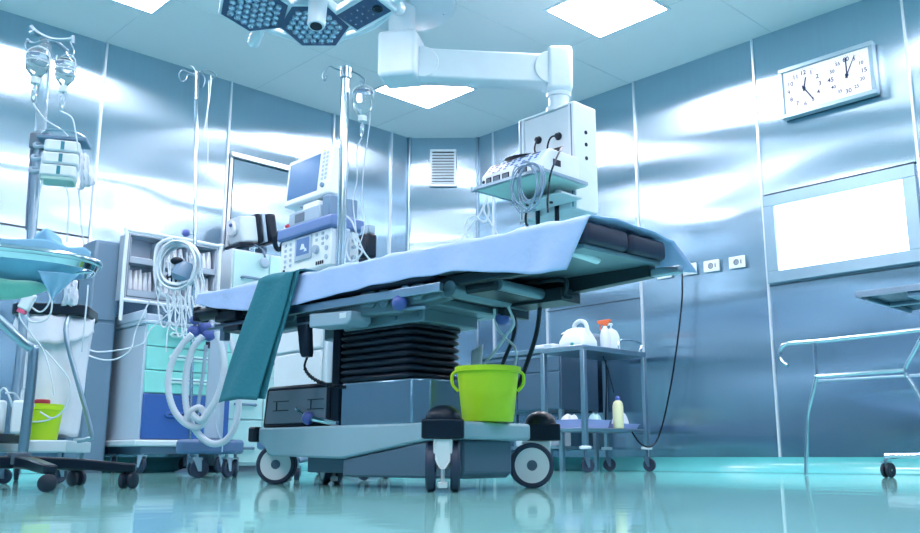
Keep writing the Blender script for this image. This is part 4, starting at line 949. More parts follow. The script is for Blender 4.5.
# ================================================================== mint cabinet on the left wall with strapped device
MF = Fr(-1.60, 6.40, LA)
t = thing('drawer_cabinet', 'pale mint drawer cabinet behind the table, left of the anaesthesia machine', 'cabinet', MF.w(0, 0), LA)
m_mintpale = mat('mint_pale', (178, 222, 226), 0.4)
mb = MB(); mb.box(-0.13, 0.47, 0.012, 0.37, 0.04, 1.565); mb.build('body', m_cream, t, bevel=0.006)
for k_ in range(5):
    z0 = 0.06 + 0.30 * k_
    for x0, x1 in ((-0.12, 0.165), (0.175, 0.46)):
        mb = MB(); mb.box(x0, x1, -0.004, 0.012, z0, z0 + 0.29); dw = mb.build('drawer', m_mintpale, t, bevel=0.004)
        zc = z0 + 0.10; xm = (x0 + x1) / 2
        mb = MB(); mb.tube([(xm - 0.075, -0.004, zc), (xm - 0.07, -0.028, zc), (xm + 0.07, -0.028, zc), (xm + 0.075, -0.004, zc)], 0.010, 8, smooth=2); mb.build('handle', m_bluegrey, dw)
mb = MB(); mb.box(-0.11, 0.45, 0.03, 0.35, 0.0, 0.04); mb.build('plinth', m_slate, t)
t = thing('strapped_device', 'boxy pale device wrapped in thick black straps on top of the mint cabinet', 'medical device', MF.w(0.08, 0.17, 1.580), LA)
RT = Matrix.Rotation(math.radians(-10), 4, 'Y')
mb = MB(); mb.box(-0.10, 0.05, -0.12, 0.08, 0.07, 0.27, RT); mb.build('body', m_cream, t, bevel=0.02, seg=3)
mb = MB(); mb.lathe([(0.055, 0), (0.06, 0.015), (0.05, 0.03), (1e-6, 0.03)], RT @ Matrix.Translation((-0.10, -0.02, 0.19)) @ Matrix.Rotation(-PI / 2, 4, 'Y'), 20); pl_ = mb.build('side_cap', m_white, t)
mb = MB(); mb.sphere(RT @ Vector((-0.135, -0.04, 0.21)), 0.014); mb.build('indicator', m_knob, pl_)
for x0, x1 in ((0.03, 0.075), (0.115, 0.20)):
    mb = MB(); mb.box(x0, x1, -0.14, 0.09, 0.06, 0.285, RT); mb.build('strap', m_black, t, bevel=0.022, seg=3)
mb = MB(); mb.box(0.08, 0.11, -0.13, 0.08, 0.07, 0.285, RT); mb.build('middle_band', m_grey, t, bevel=0.006)
mb = MB(); mb.box(-0.13, 0.03, -0.13, 0.09, 0.045, 0.07, RT); mb.build('black_base', m_black, t, bevel=0.008)
mb = MB(); mb.tube([RT @ Vector((0.16 + 0.035 * math.cos(q), -0.20 - 0.02 * math.sin(q), 0.06 + 0.06 * math.sin(q))) for q in [2 * PI * i / 12 for i in range(12)]], 0.018, 10, closed=True, smooth=3); mb.build('strap_loop', m_black, t)
mb = MB(); mb.tube([(-0.02, -0.10, 0.06), (0.0, -0.21, 0.0), (0.02, -0.225, -0.06)], 0.008, 8, smooth=4); sp_ = mb.build('hanging_clip_arm', m_steeldk, t)
mb = MB(); mb.lathe([(0.040, 0), (0.042, 0.01), (0.03, 0.02), (1e-6, 0.02)], Matrix.Translation((0.02, -0.215, -0.10)) @ Matrix.Rotation(PI / 2, 4, 'X'), 20); mb.build('round_clip', m_grey, sp_)
mb = MB(); mb.cyl((-0.04, 0.0, -0.014), (-0.04, 0.0, 0.055), 0.05, n=20); mb.box(0.09, 0.13, -0.06, 0.04, -0.014, 0.06); mb.build('stand', m_steeldk, t)

# ================================================================== ANAESTHESIA MACHINE
AF = Fr(-0.887, 5.0, RA)
t = thing('anaesthesia_machine', 'white anaesthesia machine with a blue top shelf and small screen, left of the drip stand', 'anaesthesia machine', AF.w(0, 0), RA)
mb = MB(); mb.box(-0.345, 0.17, 0.0, 0.19, 1.14, 1.352); ub_ = mb.build('control_housing', m_white, t, bevel=0.008)
mb = MB(); mb.box(-0.365, 0.195, -0.02, 0.22, 1.352, 1.425); mb.build('top_shelf', mat('machine_blue', (92, 124, 176), 0.4), t, bevel=0.014, seg=3)
mb = MB(); mb.box(-0.185, -0.015, -0.008, 0.0, 1.205, 1.345); scb = mb.build('screen_bezel', m_grey, ub_, bevel=0.004)
m_scr = mat('screen_blue_dim', (60, 92, 140), 0.12, coat=0.6, emit=(96, 136, 190), estr=0.35)
mb = MB(); mb.box(-0.165, -0.035, -0.0095, -0.008, 1.235, 1.333); sc2 = mb.build('screen', m_scr, scb)
mb = MB()
for x, z, s_ in ((-0.10, 1.284, 0.05), (-0.07, 1.262, 0.03)): mb.prism([(x - s_ / 2, z - s_ / 3), (x + s_ / 2, z - s_ / 3), (x + s_ / 4, z + s_ / 4), (x - s_ / 6, z + s_ / 3)], 'y', -0.0105, -0.0095)
mb.build('screen_graphic', m_light if False else mat('screen_cloud', (190, 214, 236), 0.3), sc2)
mb = MB(); mb.lathe([(0.024, 0), (0.026, 0.01), (0.022, 0.022), (1e-6, 0.022)], Matrix.Translation((0.035, 0.0, 1.245)) @ Matrix.Rotation(PI / 2, 4, 'X'), 24); mb.build('dial', m_grey, ub_)
for i in range(6):
    for x in (-0.285, -0.245):
        pass
mb = MB()
for (x, z) in [(-0.29, 1.32 - 0.032 * i) for i in range(5)] + [(-0.235, 1.32 - 0.032 * i) for i in range(5)] + [(0.03, 1.33), (0.03, 1.30), (0.09, 1.33), (0.09, 1.30), (0.09, 1.27)]:
    mb.box(x - 0.010, x + 0.010, -0.004, 0.0, z - 0.008, z + 0.008)
mb.build('keypad', m_grey, ub_)
mb = MB()
for x, z in ((0.13, 1.30), (0.13, 1.24), (0.13, 1.19)): mb.cyl((x, 0.0, z), (x, -0.006, z), 0.014, n=14)
mb.build('gauge_row', m_grey, ub_)
# open bay, lower body, drawer unit
mb = MB(); mb.box(-0.345, -0.305, 0.02, 0.19, 0.95, 1.14); mb.box(0.12, 0.165, 0.02, 0.19, 0.95, 1.14); mb.box(-0.305, 0.12, 0.15, 0.19, 0.95, 1.14); mb.build('bay_walls', m_white, t, bevel=0.004)
mb = MB(); mb.box(-0.38, 0.18, -0.04, 0.22, 0.90, 0.95); mb.build('work_surface', m_white, t, bevel=0.014)
mb = MB(); mb.box(-0.355, 0.165, -0.005, 0.20, 0.24, 0.90); lb_ = mb.build('lower_body', m_cream, t, bevel=0.01)
for z0, z1 in ((0.26, 0.46), (0.47, 0.67), (0.68, 0.88)):
    mb = MB(); mb.prism([(-0.33, z0), (0.14, z0), (0.14, z1), (-0.33, z1)], 'y', -0.022, -0.005); dd = mb.build('drawer', m_white, lb_, bevel=0.012)
mb = MB(); mb.box(0.168, 0.215, 0.03, 0.10, 0.20, 1.35); mb.build('side_column', mat('column_pale_blue', (150, 180, 208), 0.4), t, bevel=0.01)
for zz in (1.30, 1.26, 1.20):
    mb = MB(); mb.cyl((0.17, 0.15, zz), (0.185, 0.15, zz), 0.012, n=12); mb.build('hose_port', m_grey, t)
mb = MB(); mb.cyl((-0.30, -0.003, 1.165), (-0.30, 0.0, 1.165), 0.012, n=14); mb.build('black_port', m_black, t)
mb = MB()
for i in range(4): mb.box(0.03 + i * 0.02, 0.042 + i * 0.02, -0.003, 0.0, 1.155, 1.175)
mb.build('switch_row', m_black, t)
m_mbase = mat('machine_base_blue', (86, 118, 160), 0.4)
mb = MB(); mb.prism([(-0.42, -0.06), (0.22, -0.06), (0.26, 0.0), (0.26, 0.36), (0.2, 0.42), (-0.40, 0.42), (-0.46, 0.36), (-0.46, 0.0)], 'z', 0.14, 0.24); mb.build('base', m_mbase, t, bevel=0.02)
for x, y, dg in ((-0.40, 0.0, 20), (0.20, 0.0, 70), (-0.40, 0.36, 0), (0.20, 0.36, 120)): caster(t, x, y, 0.05, dg, 0.145, w=0.024, fork=m_grey)
# monitor support electronics and patient monitor
t = thing('transport_module', 'low grey recorder box between the patient monitor and the blue shelf', 'medical device', AF.w(-0.075, 0.09, 1.426), RA)
mb = MB(); mb.box(-0.20, 0.12, -0.09, 0.10, 0.0, 0.085); bd = mb.build('housing', m_grey, t, bevel=0.008)
mb = MB(); mb.box(-0.13, -0.03, -0.093, -0.089, 0.015, 0.068); mb.build('dark_slot', m_slate, bd, bevel=0.003)
mb = MB(); mb.box(0.13, 0.20, -0.08, 0.12, 0.0, 0.13); mb.build('side_module', m_bluegrey, t, bevel=0.008)
mb = MB(); mb.box(-0.10, 0.06, -0.06, 0.08, 0.085, 0.128); mb.build('monitor_foot', m_white, t, bevel=0.008)
t = thing('patient_monitor', 'white patient monitor with a large dull blue screen on the anaesthesia machine', 'monitor', AF.w(-0.125, 0.10, 1.555), RA)
VT = Matrix.Rotation(math.radians(-5), 4, 'X')
mb = MB(); mb.box(-0.265, 0.20, -0.07, 0.03, 0.015, 0.315, VT); ho = mb.build('housing', m_white, t, bevel=0.016, seg=3)
mb = MB(); mb.box(-0.20, 0.15, 0.03, 0.10, 0.04, 0.28, VT); mb.build('rear_cover', m_grey, t, bevel=0.02)
mb = MB(); mb.box(-0.12, 0.06, -0.045, 0.045, 0.0, 0.03); mb.build('foot', m_grey, t, bevel=0.004)
mb = MB(); mb.box(-0.235, 0.085, -0.0715, -0.070, 0.055, 0.285, VT); mb.build('screen', mat('monitor_screen_blue', (84, 124, 170), 0.1, coat=0.7), ho)
m_softkey = mat('soft_key_grey', (168, 192, 208), 0.4)
mb = MB()
for i in range(7): mb.box(0.115, 0.135, -0.074, -0.070, 0.11 + i * 0.026, 0.124 + i * 0.026, VT); mb.box(0.15, 0.17, -0.074, -0.070, 0.11 + i * 0.026, 0.124 + i * 0.026, VT)
mb.build('keypad', m_softkey, ho)
mb = MB(); mb.cyl(VT @ Vector((0.142, -0.070, 0.075)), VT @ Vector((0.142, -0.084, 0.075)), 0.014, n=20); mb.build('dial', m_bluegrey, ho)
mb = MB(); mb.box(0.112, 0.130, -0.0742, -0.070, 0.292, 0.300, VT); mb.build('yellow_key', mat('key_yellow', (220, 220, 90), 0.4), ho)
# little pile of white wipes on the blue shelf
mb = MB(); mb.grid(lambda u, v: AF.w(-0.355 + 0.07 * u, 0.0 + 0.09 * v, 1.428 + 0.026 * math.sin(PI * u) * math.sin(PI * v) + 0.006 * math.sin(u * 20 + v * 9)), 12, 10)
tag(mb.build('gauze_pad', m_bag, solid=0.003), 'crumpled white gauze on the left end of the blue shelf', 'gauze')
mb = MB(); mb.cyl(AF.w(-0.285, -0.008, 1.437), AF.w(-0.262, -0.008, 1.437), 0.010, n=12); tag(mb.build('small_cap', mat('cap_red', (190, 60, 80), 0.4)), 'tiny red cap beside the crumpled gauze on the blue shelf', 'cap')
# black device at the right of the machine
t = thing('clamped_pump', 'black boxy pump with a small grey top clamped beside the anaesthesia machine', 'medical device', at(367, 262, 4.85), RA)
T0 = Vector(t.location)
mb = MB(); mb.box(-0.045, 0.045, -0.035, 0.035, 0.02, 0.155); mb.build('body', m_black, t, bevel=0.014, seg=3)
mb = MB(); mb.box(-0.03, 0.03, -0.037, -0.035, 0.05, 0.13); mb.build('face_plate', m_rubber, t, bevel=0.003)
mb = MB(); mb.box(-0.04, 0.03, -0.02, 0.03, 0.155, 0.205); mb.build('grey_top', m_grey, t, bevel=0.006)
mb = MB(); mb.box(-0.05, 0.02, -0.03, 0.03, -0.10, 0.02); mb.build('clamp', m_rubber, t, bevel=0.008)
mb = MB(); mb.cyl((-0.02, 0.01, -0.10), (-0.02, 0.01, -T0.z), 0.014, n=12); mb.build('post', m_steel, t)
mb = MB(); mb.lathe([(0.10, -T0.z), (0.10, -T0.z + 0.012), (0.02, -T0.z + 0.03)], Matrix.Translation((-0.02, 0.01, 0)), 24); mb.build('foot', m_steeldk, t)
for pts_, lb in (([(352, 232), (356, 245), (362, 252), (352, 262), (346, 250), (350, 236)], 'pale tube looping in front of the side of the anaesthesia machine'), ([(345, 215), (352, 222), (358, 238), (364, 252), (372, 262)], 'pale tube slanting from the monitor toward the black pump')):
    tube_thing('breathing_tube', atl(pts_, 4.62), 0.005, m_cable, lb, 'tube')

# ================================================================== HOSE STAND with thick breathing hoses
t = thing('hose_stand', 'narrow stand with blue connector blocks holding thick pale hoses at the head of the table', 'stand', (-1.30, 4.62, 0), 0)
T0 = Vector(t.location)
def hp_(px, py, dy=0.0): return at(px, py, T0.y + dy) - T0
mb = MB(); mb.prism([(x, y) for x, y in rrect(0.15, 0.11, 0.05, 5)], 'z', 0.115, 0.185); mb.build('base', m_mbase, t, bevel=0.015)
mb = MB(); mb.box(-0.035, 0.045, -0.02, 0.06, 0.185, 0.80); mb.build('column', mat('column_pale', (170, 194, 214), 0.4), t, bevel=0.01)
for x, y, dg in ((-0.04, -0.085, 30), (0.10, -0.06, 75), (-0.10, 0.07, 0), (0.11, 0.07, 100)): caster(t, x, y, 0.045, dg, 0.12, w=0.022, fork=m_grey)
mb = MB(); mb.tube([(0.0, 0.0, 0.78), hp_(203, 335, -0.10), hp_(200, 322, -0.30)], 0.012, 8, smooth=3); mb.build('arm', m_steeldk, t)
for px_, py_ in ((194, 331), (205, 327), (209, 335)):
    mb = MB(); p = hp_(px_, py_, -0.32); mb.sphere(p, 0.032, sq=(1, 1, 0.9)); mb.build('connector_block', m_knob, t)
mb = MB(); mb.sphere(hp_(195, 320, -0.34), 0.024); mb.build('ball_knob', m_knob, t)
mb = MB(); p = hp_(201, 332, -0.31); mb.cyl(p + Vector((-0.06, 0, 0.0)), p + Vector((0.06, 0, 0.01)), 0.016, n=12); mb.build('manifold', m_knob, t)
mb = MB(); p = hp_(208, 342, -0.31); mb.cyl(p, p + Vector((0, 0, -0.03)), 0.011, n=12); mb.build('drain_tip', m_navy, t)
for pts_, dy, lb in (([(192, 334), (182, 345), (172, 362), (168, 385), (173, 408), (185, 423), (198, 427), (206, 418), (200, 408), (190, 412), (186, 420)], -0.40, 'thick pale breathing hose in the outermost left loop, curling into a knot'),
                     ([(203, 336), (192, 350), (186, 375), (186, 405), (194, 428), (210, 443), (226, 440), (236, 422), (239, 395), (236, 360), (230, 338), (222, 324)], -0.36, 'thick pale breathing hose in the widest loop hanging nearest the floor'),
                     ([(217, 332), (222, 350), (224, 370), (218, 395), (208, 412), (200, 420), (192, 414)], -0.42, 'thick pale breathing hose hanging at the right and ending in the knot')):
    P = [at(px, py, 4.62 + dy) for px, py in pts_]
    C_ = catmull(P, 14)
    mb = MB(); n_c = len(C_)
    mb.tube(C_, lambda q: 0.0155 + 0.0008 * (1 if int(q * n_c) % 2 else -1), 10, smooth=0)
    tag(mb.build('breathing_hose', m_hose, angle=80), lb, 'hose', 'thick breathing hoses')
tube_thing('sample_line', atl([(206, 345), (203, 375), (199, 400), (197, 418)], 4.24), 0.009, m_grey, 'greyish translucent hose hanging in the middle of the thick pale loops', 'hose')
tube_thing('sample_line', atl([(214, 400), (216, 425), (222, 442), (222, 452)], 4.40), 0.003, m_cable, 'very thin line dropping from the hose loops to the stand base', 'tube')

# ================================================================== WASTE STAND
WF = Fr(-1.815, 3.93, 0)
t = thing('waste_stand', 'wheeled waste stand with a white plastic bag in a black ring', 'waste stand', WF.w(0, 0), 12)
mb = MB(); mb.box(-0.14, 0.16, -0.34, 0.16, 0.118, 0.165); mb.build('base_tray', m_cream, t, bevel=0.006)
mb = MB(); mb.tube([(0.145, -0.14, 0.165), (0.20, -0.14, 0.175), (0.205, -0.14, 0.22), (0.085, -0.15, 0.58), (0.08, -0.13, 0.69)], 0.010, 10, smooth=4); mb.tube([(0.10, 0.145, 0.165), (0.10, 0.15, 0.69)], 0.010, 10, smooth=0); mb.tube([(-0.10, 0.145, 0.165), (-0.10, 0.15, 0.69)], 0.010, 10, smooth=0); mb.build('tube_frame', m_steel, t, angle=50)
R_ = 0.145
mb = MB(); mb.prism([(x, y) for x, y in rrect(0.155, 0.158, 0.07, 6)], 'z', 0.692, 0.738)
mb.build('ring', m_black, t, bevel=0.006)
def bagpt(u, v):
    a_ = 2 * PI * u; k = v
    rr = (0.150 - 0.030 * k) * (1 + 0.02 * math.sin(a_ * 9 + k * 3) + 0.02 * math.sin(a_ * 5 - k * 5))
    z = 0.700 - 0.51 * k + (0.008 * math.sin(a_ * 4) if k > 0.9 else 0)
    return Vector((rr * 1.02 * math.cos(a_) + 0.008 * k, rr * 0.92 * math.sin(a_) + 0.0, z))
mb = MB(); mb.grid(bagpt, 54, 22); mb.build('waste_bag', m_bag, t, angle=80, solid=0.002)
mb = MB(); mb.grid(lambda u, v: Vector(((0.159 + 0.012 * v) * math.cos(-2.9 + 2.7 * u) * 1.0, (0.153 + 0.010 * v) * math.sin(-2.9 + 2.7 * u), 0.684 - v * (0.05 + 0.07 * max(0, math.sin(u * 3.1)) ) + 0.004 * math.sin(u * 40))), 40, 6); mb.build('bag_cuff', m_bag, t, angle=80, solid=0.002)
for x, y, dg in ((-0.11, -0.31, 20), (0.13, -0.31, 60), (-0.13, 0.13, 100), (0.13, 0.13, 140)): caster(t, x, y, 0.034, dg, 0.12, w=0.018)
gb = bucket('sharps_bucket', 'small lime green tub with a red cap in front of the white waste bag', 0.068, 0.080, 0.135, m_lime, atz(50, 441, 0.160) * 1.0, 10, lip=0.004, ears=False)
gb.location = WF.w(0.085, -0.235) + Vector((0.0, 0.0, 0.1655)); gb['category'] = 'tub'
mb = MB(); mb.lathe([(0.082, 0.136), (0.082, 0.142), (1e-6, 0.145)], None, 32); mb.build('lid', m_lime, gb)
mb = MB(); mb.lathe([(0.030, 0.144), (0.030, 0.158), (0.026, 0.162), (1e-6, 0.162)], None, 24); mb.build('red_cap', mat('cap_dark_red', (150, 44, 66), 0.4), gb)
mb = MB(); mb.tube([(0.079 * math.cos(q), 0.079 * math.sin(q) - 0.003, 0.115 - 0.045 * math.sin(-q)) for q in [-PI + PI * i / 10 for i in range(11)]], 0.003, 6, smooth=2); mb.build('handle', m_cable, gb)

# ================================================================== INFUSION PUMP STAND (far left)
PS = at(42, 40, 3.6)
t = thing('pump_stand', 'leaning drip stand at the far left with a crossed top bar above the stacked pumps', 'drip stand', (-1.80, 3.6, 0), 0)
T0 = Vector(t.location)
def ip(px, py, dy=0.0): return at(px, py, 3.6 + dy) - T0
mb = MB(); mb.tube([ip(46, 40), ip(40, 135)], 0.024, 12, smooth=0); mb.build('upper_tube', m_clear, t)
mb = MB(); mb.tube([ip(40, 132), ip(33, 220), ip(14, 425, -0.05)], 0.018, 12, smooth=0); mb.build('lower_tube', m_steel, t)
mb = MB(); mb.tube([ip(33, 150, 0.03), ip(28, 230, 0.03)], 0.012, 12, smooth=0); mb.build('inner_tube', m_steeldk, t)
for L_ in ([(31, 27), (38, 33), (48, 38), (60, 40), (73, 39)], [(73, 36), (73, 44)], [(27, 40), (34, 44), (46, 41), (58, 44), (68, 52)], [(31, 26), (34, 31), (30, 33)]):
    mb = MB(); mb.tube([ip(*p, dy=-0.01) for p in L_], 0.009, 8, smooth=4); mb.build('hanger_bar', m_steel, t)
for L_ in ([(28, 40), (25, 46), (29, 52), (33, 48)], [(57, 55), (56, 60), (60, 63), (64, 58)], [(70, 42), (74, 52), (70, 58), (66, 52)]):
    mb = MB(); mb.tube([ip(*p, dy=-0.03) for p in L_], 0.004, 6, smooth=5); mb.build('hook', m_steel, t)
mb = MB(); a_ = ip(44, 141); mb.box(a_.x - 0.05, a_.x + 0.03, -0.03, 0.03, a_.z - 0.04, a_.z + 0.03); mb.build('pole_clamp', m_slate, t, bevel=0.008)
bx = ip(14, 430)
mb = MB(); mb.prism([(bx.x - 0.25, -0.22), (bx.x + 0.05, -0.22), (bx.x + 0.05, -0.035), (bx.x - 0.25, -0.035)], 'z', 0.150, 0.185); mb.build('low_shelf', m_black, t, bevel=0.006)
mb = MB(); mb.tube([(bx.x - 0.08, -0.12, 0.15), (bx.x - 0.08, -0.12, 0.09)], 0.03, 12, smooth=0)
mb.build('hub', m_black, t)
for i in range(4):
    a2 = math.radians(90 * i + 35); mb = MB(); cx_ = bx.x - 0.08; mb.tube([(cx_, -0.12, 0.10), (cx_ + 0.10 * math.cos(a2), -0.12 + 0.10 * math.sin(a2), 0.085)], 0.018, 8, smooth=0); mb.build('foot', m_black, t)
    caster(t, cx_ + 0.10 * math.cos(a2), -0.12 + 0.10 * math.sin(a2), 0.028, 90 * i, 0.09)
# power packs
for i, (px, lb) in enumerate(((-4, 'white power pack with a cord on the low black shelf, cut by the picture edge'), (18, 'white power pack with a cord on the low black shelf, beside the waste bag'))):
    p = at(px, 431, 3.49); q = thing('power_pack', lb, 'power pack', (p.x, p.y, 0.1865), 8)
    mb = MB(); mb.box(-0.026, 0.026, -0.02, 0.02, 0.0, 0.125); mb.build('case', m_white, q, bevel=0.01, seg=3)
    mb = MB(); mb.tube([(0, 0, 0.12), (0.0, 0, 0.16), (0.02, -0.01, 0.17), (0.045, -0.02, 0.13), (0.055, -0.02, 0.10)], 0.004, 6, smooth=5); mb.tube([(0.0, 0, 0.12), (-0.02, -0.02, 0.15), (-0.05, -0.03, 0.15)], 0.004, 6, smooth=5); mb.build('cord', m_cable, q)
# stack of infusion pumps
bz = at(72, 186, 3.6)
names = ['bottom one of the stack with a mint underside', 'middle one of the stack of three', 'topmost of the stack of three']
for i in range(3):
    zc = bz.z + 0.012 + i * 0.052
    p = thing('infusion_pump', 'white infusion pump at the far left, ' + names[i], 'infusion pump', (bz.x - 0.035 + 0.004 * i, 3.55, zc), 18, 'stacked infusion pumps')
    mb = MB(); mb.prism([(x, y) for x, y in rrect(0.068, 0.055, 0.02, 4)], 'z', 0.0, 0.049); bd = mb.build('case', m_white, p, bevel=0.008)
    mb = MB(); mb.box(-0.004, 0.010, -0.0575, -0.054, 0.008, 0.042); mb.build('display', mat('display_teal', (40, 130, 150), 0.3), bd)
    mb = MB(); mb.tube([(-0.07, -0.02, 0.025), (-0.10, -0.02, 0.02), (-0.105, -0.01, 0.035), (-0.08, 0.0, 0.04)], 0.008, 8, smooth=4); mb.build('lever', m_grey, p)
    if i == 0:
        mb = MB(); mb.prism([(x, y) for x, y in rrect(0.064, 0.05, 0.02, 4)], 'z', -0.016, 0.0); mb.build('mint_underside', mat('mint_grey', (160, 200, 196), 0.4), p, bevel=0.004)
zc = bz.z + 0.012 + 3 * 0.052
p = thing('pump_bracket', 'grey bracket plate capping the stack of infusion pumps', 'bracket', (bz.x - 0.02, 3.56, zc), 18)
mb = MB(); mb.prism([(-0.11, -0.05), (0.08, -0.06), (0.09, 0.05), (-0.10, 0.05)], 'z', 0.0, 0.018); mb.build('plate', m_bluegrey, p, bevel=0.005)
mb = MB(); mb.tube([(-0.09, -0.045, 0.018), (-0.06, -0.055, 0.035), (0.03, -0.055, 0.035), (0.07, -0.045, 0.02)], 0.006, 6, smooth=4); mb.build('handle', m_steel, p)
def crumple(name, pts4, m, label, cat, Y, th=0.02):
    P = [at(px, py, Y) for px, py in pts4]
    mb = MB()
    def g(u, v):
        a = P[0].lerp(P[1], u); b_ = P[3].lerp(P[2], u); q = a.lerp(b_, v)
        return q + Vector((0, -th * math.sin(PI * u) * math.sin(PI * v) - 0.008 * math.sin(u * 19 + v * 7), 0.004 * math.sin(u * 11 + v * 23)))
    mb.grid(g, 10, 14); return tag(mb.build(name, m, solid=0.004, angle=60), label, cat)
crumple('clear_bag', ((80, 152), (88, 156), (96, 184), (80, 190)), m_bag, 'crumpled clear pouch hanging in front of the stacked pumps', 'pouch', 3.44)
zb = drip_bottle('drip_bottle', 'clear infusion bottle at the far left, on the left hook', at(39, 46, 3.52), r=0.044, h=0.125, deg=10, net=True)
p0 = at(39, 46, 3.52)
tube_thing('drip_line', [p0 + Vector((0, 0, zb))] + atl([(44, 118), (52, 124), (62, 130), (68, 136)], 3.50), 0.003, m_cable, 'thin line from the far left bottle slanting right to the pumps', 'tube')
zb = drip_bottle('drip_bottle', 'clear infusion bottle at the far left, on the right hook', at(67, 54, 3.50), r=0.040, h=0.125, deg=-10, net=True)
p0 = at(67, 54, 3.50)
tube_thing('drip_line', [p0 + Vector((0, 0, zb))] + atl([(72, 118), (76, 135), (79, 155)], 3.48), 0.003, m_cable, 'thin line from the second far left bottle into the clear pouch', 'tube')
for pts_, Y, lb in (([(66, 187), (69, 200), (68, 222), (67, 242)], 3.45, 'thin white line falling straight from under the pumps to the draped tray, left of two'),
                    ([(78, 187), (80, 205), (81, 225), (84, 244)], 3.45, 'thin white line falling from the clear pouch behind the draped tray, right of two'),
                    ([(46, 145), (42, 160), (43, 178), (38, 200), (36, 220)], 3.5, 'thin white line hugging the leaning far left pole'),
                    ([(20, 280), (26, 300), (40, 312), (50, 300), (45, 284), (52, 300), (48, 318), (32, 322), (22, 310), (20, 318), (32, 335), (44, 352), (52, 380), (54, 395)], 3.3, 'white line in loose loops below the draped tray'),
                    ([(88, 285), (87, 300), (84, 330), (82, 352)], 3.5, 'straight white line dropping beside the hanging mask pouch'),
                    ([(45, 350), (58, 365), (69, 380), (70, 398), (62, 412), (52, 418), (40, 412)], 3.45, 'white line curving down around the lime tub')):
    tube_thing('drip_line', atl(pts_, Y), 0.0032, m_cable, lb, 'tube')
crumple('hanging_pouch', ((66, 282), (78, 280), (77, 306), (62, 305)), m_bag, 'small white pouch hanging below the right side of the draped tray', 'pouch', 3.3, 0.01)
p = thing('line_clamp', 'small white roller clamp with a pink tip on the loose line below the tray', 'clamp', at(27, 302, 3.24), 0)
mb = MB(); mb.box(-0.022, 0.022, -0.012, 0.012, -0.03, 0.035, Matrix.Rotation(0.4, 4, 'Y')); mb.build('body', m_white, p, bevel=0.006)
mb = MB(); mb.box(-0.014, 0.014, -0.013, 0.013, -0.045, -0.031, Matrix.Rotation(0.4, 4, 'Y')); mb.build('tip', mat('tip_pink', (214, 90, 130), 0.4), p, bevel=0.003)

# ================================================================== INSTRUMENT TRAY STAND (left)
t = thing('tray_stand', 'black five-legged tray stand with a chrome rimmed tray at the left edge', 'tray stand', (-1.44, 2.95, 0), 0)
mb = MB(); mb.tube([(0.012, 0, 0.10), (0.015, 0, 0.42), (-0.01, -0.01, 0.46), (-0.17, -0.06, 0.60), (-0.25, -0.18, 0.635), (-0.22, -0.30, 0.640), (-0.10, -0.36, 0.640), (0.15, -0.38, 0.640)], 0.016, 12, smooth=5); mb.build('column', m_steel, t, angle=60)
mb = MB(); mb.cyl((0, 0, 0.075), (0, 0, 0.115), 0.036, n=20); mb.build('hub', m_slate, t, bevel=0.004)
for dg in (-50, 10, 82, 154, 226):
    a_ = math.radians(dg); L_ = 0.34; R3 = Matrix.Rotation(a_, 4, 'Z')
    mb = MB(); mb.prism([(0.0, 0.105), (L_ * 0.55, 0.095), (L_ + 0.02, 0.078), (L_ + 0.02, 0.052), (L_ * 0.9, 0.052), (L_ * 0.5, 0.062), (0.0, 0.065)], 'y', -0.019, 0.019, R3); mb.build('leg', m_black, t, bevel=0.006)
    M = R3 @ Matrix.Translation((L_, 0, 0)); p = M @ Vector((0, 0, 0))
    r = 0.026
    for s in (1,):
        cst = MB(); cst.cyl(p + Vector((0, 0, 0.03)), p + Vector((0, 0, 0.055)), 0.010, n=12); cst.box(p.x - 0.012, p.x + 0.012, p.y - 0.012, p.y + 0.012, 0.028, 0.045); c = cst.build('caster', m_black, t)
        for s2 in (-1, 1):
            Tw = Matrix.Translation((p.x, p.y, r)) @ Matrix.Rotation(math.radians(dg + 70), 4, 'Z') @ Matrix.Translation((0, s2 * 0.016, 0)) @ Matrix.Rotation(PI / 2, 4, 'X')
            mb = MB(); mb.lathe([(1e-6, -0.013), (r * 0.6, -0.012), (r, -0.006), (r, 0.006), (r * 0.6, 0.012), (1e-6, 0.013)], Tw, 24); mb.build('wheel', m_rubber, c)
# tray
def ell(a_, b_, n_=40, e=2.6):
    out = []
    for i in range(n_):
        q = 2 * PI * i / n_; c_, s_ = math.cos(q), math.sin(q)
        out.append((a_ * math.copysign(abs(c_) ** (2 / e), c_), b_ * math.copysign(abs(s_) ** (2 / e), s_)))
    return out
TRX, TRY, TRZ = 0.062, -0.37, 0.668
TR = Matrix.Translation((TRX, TRY, TRZ)) @ Matrix.Rotation(math.radians(30), 4, 'Z')
EA, EB = 0.275, 0.165
mb = MB(); mb.tube([Vector((x, y, 0.0)) for x, y in ell(EA, EB)], 0.0105, 10, closed=True, smooth=1, M=TR); mb.loft([[Vector((x, y, z)) for x, y in ell(EA + d_, EB + d_, 60)] for z, d_ in ((-0.026, -0.008), (-0.008, -0.002), (0.004, 0.002), (0.004, -0.004), (-0.008, -0.008), (-0.026, -0.013), (-0.026, -0.008))], cap=False, M=TR); mb.build('tray_rim', m_chrome, t, angle=60)
m_cloth = mat('cloth_light_blue', (124, 182, 214), 0.8, bump=0.25, scale=30); m_clothg = mat('cloth_sea_green', (140, 200, 188), 0.8, bump=0.25, scale=30)
TW = Matrix.Translation(t.location) @ TR
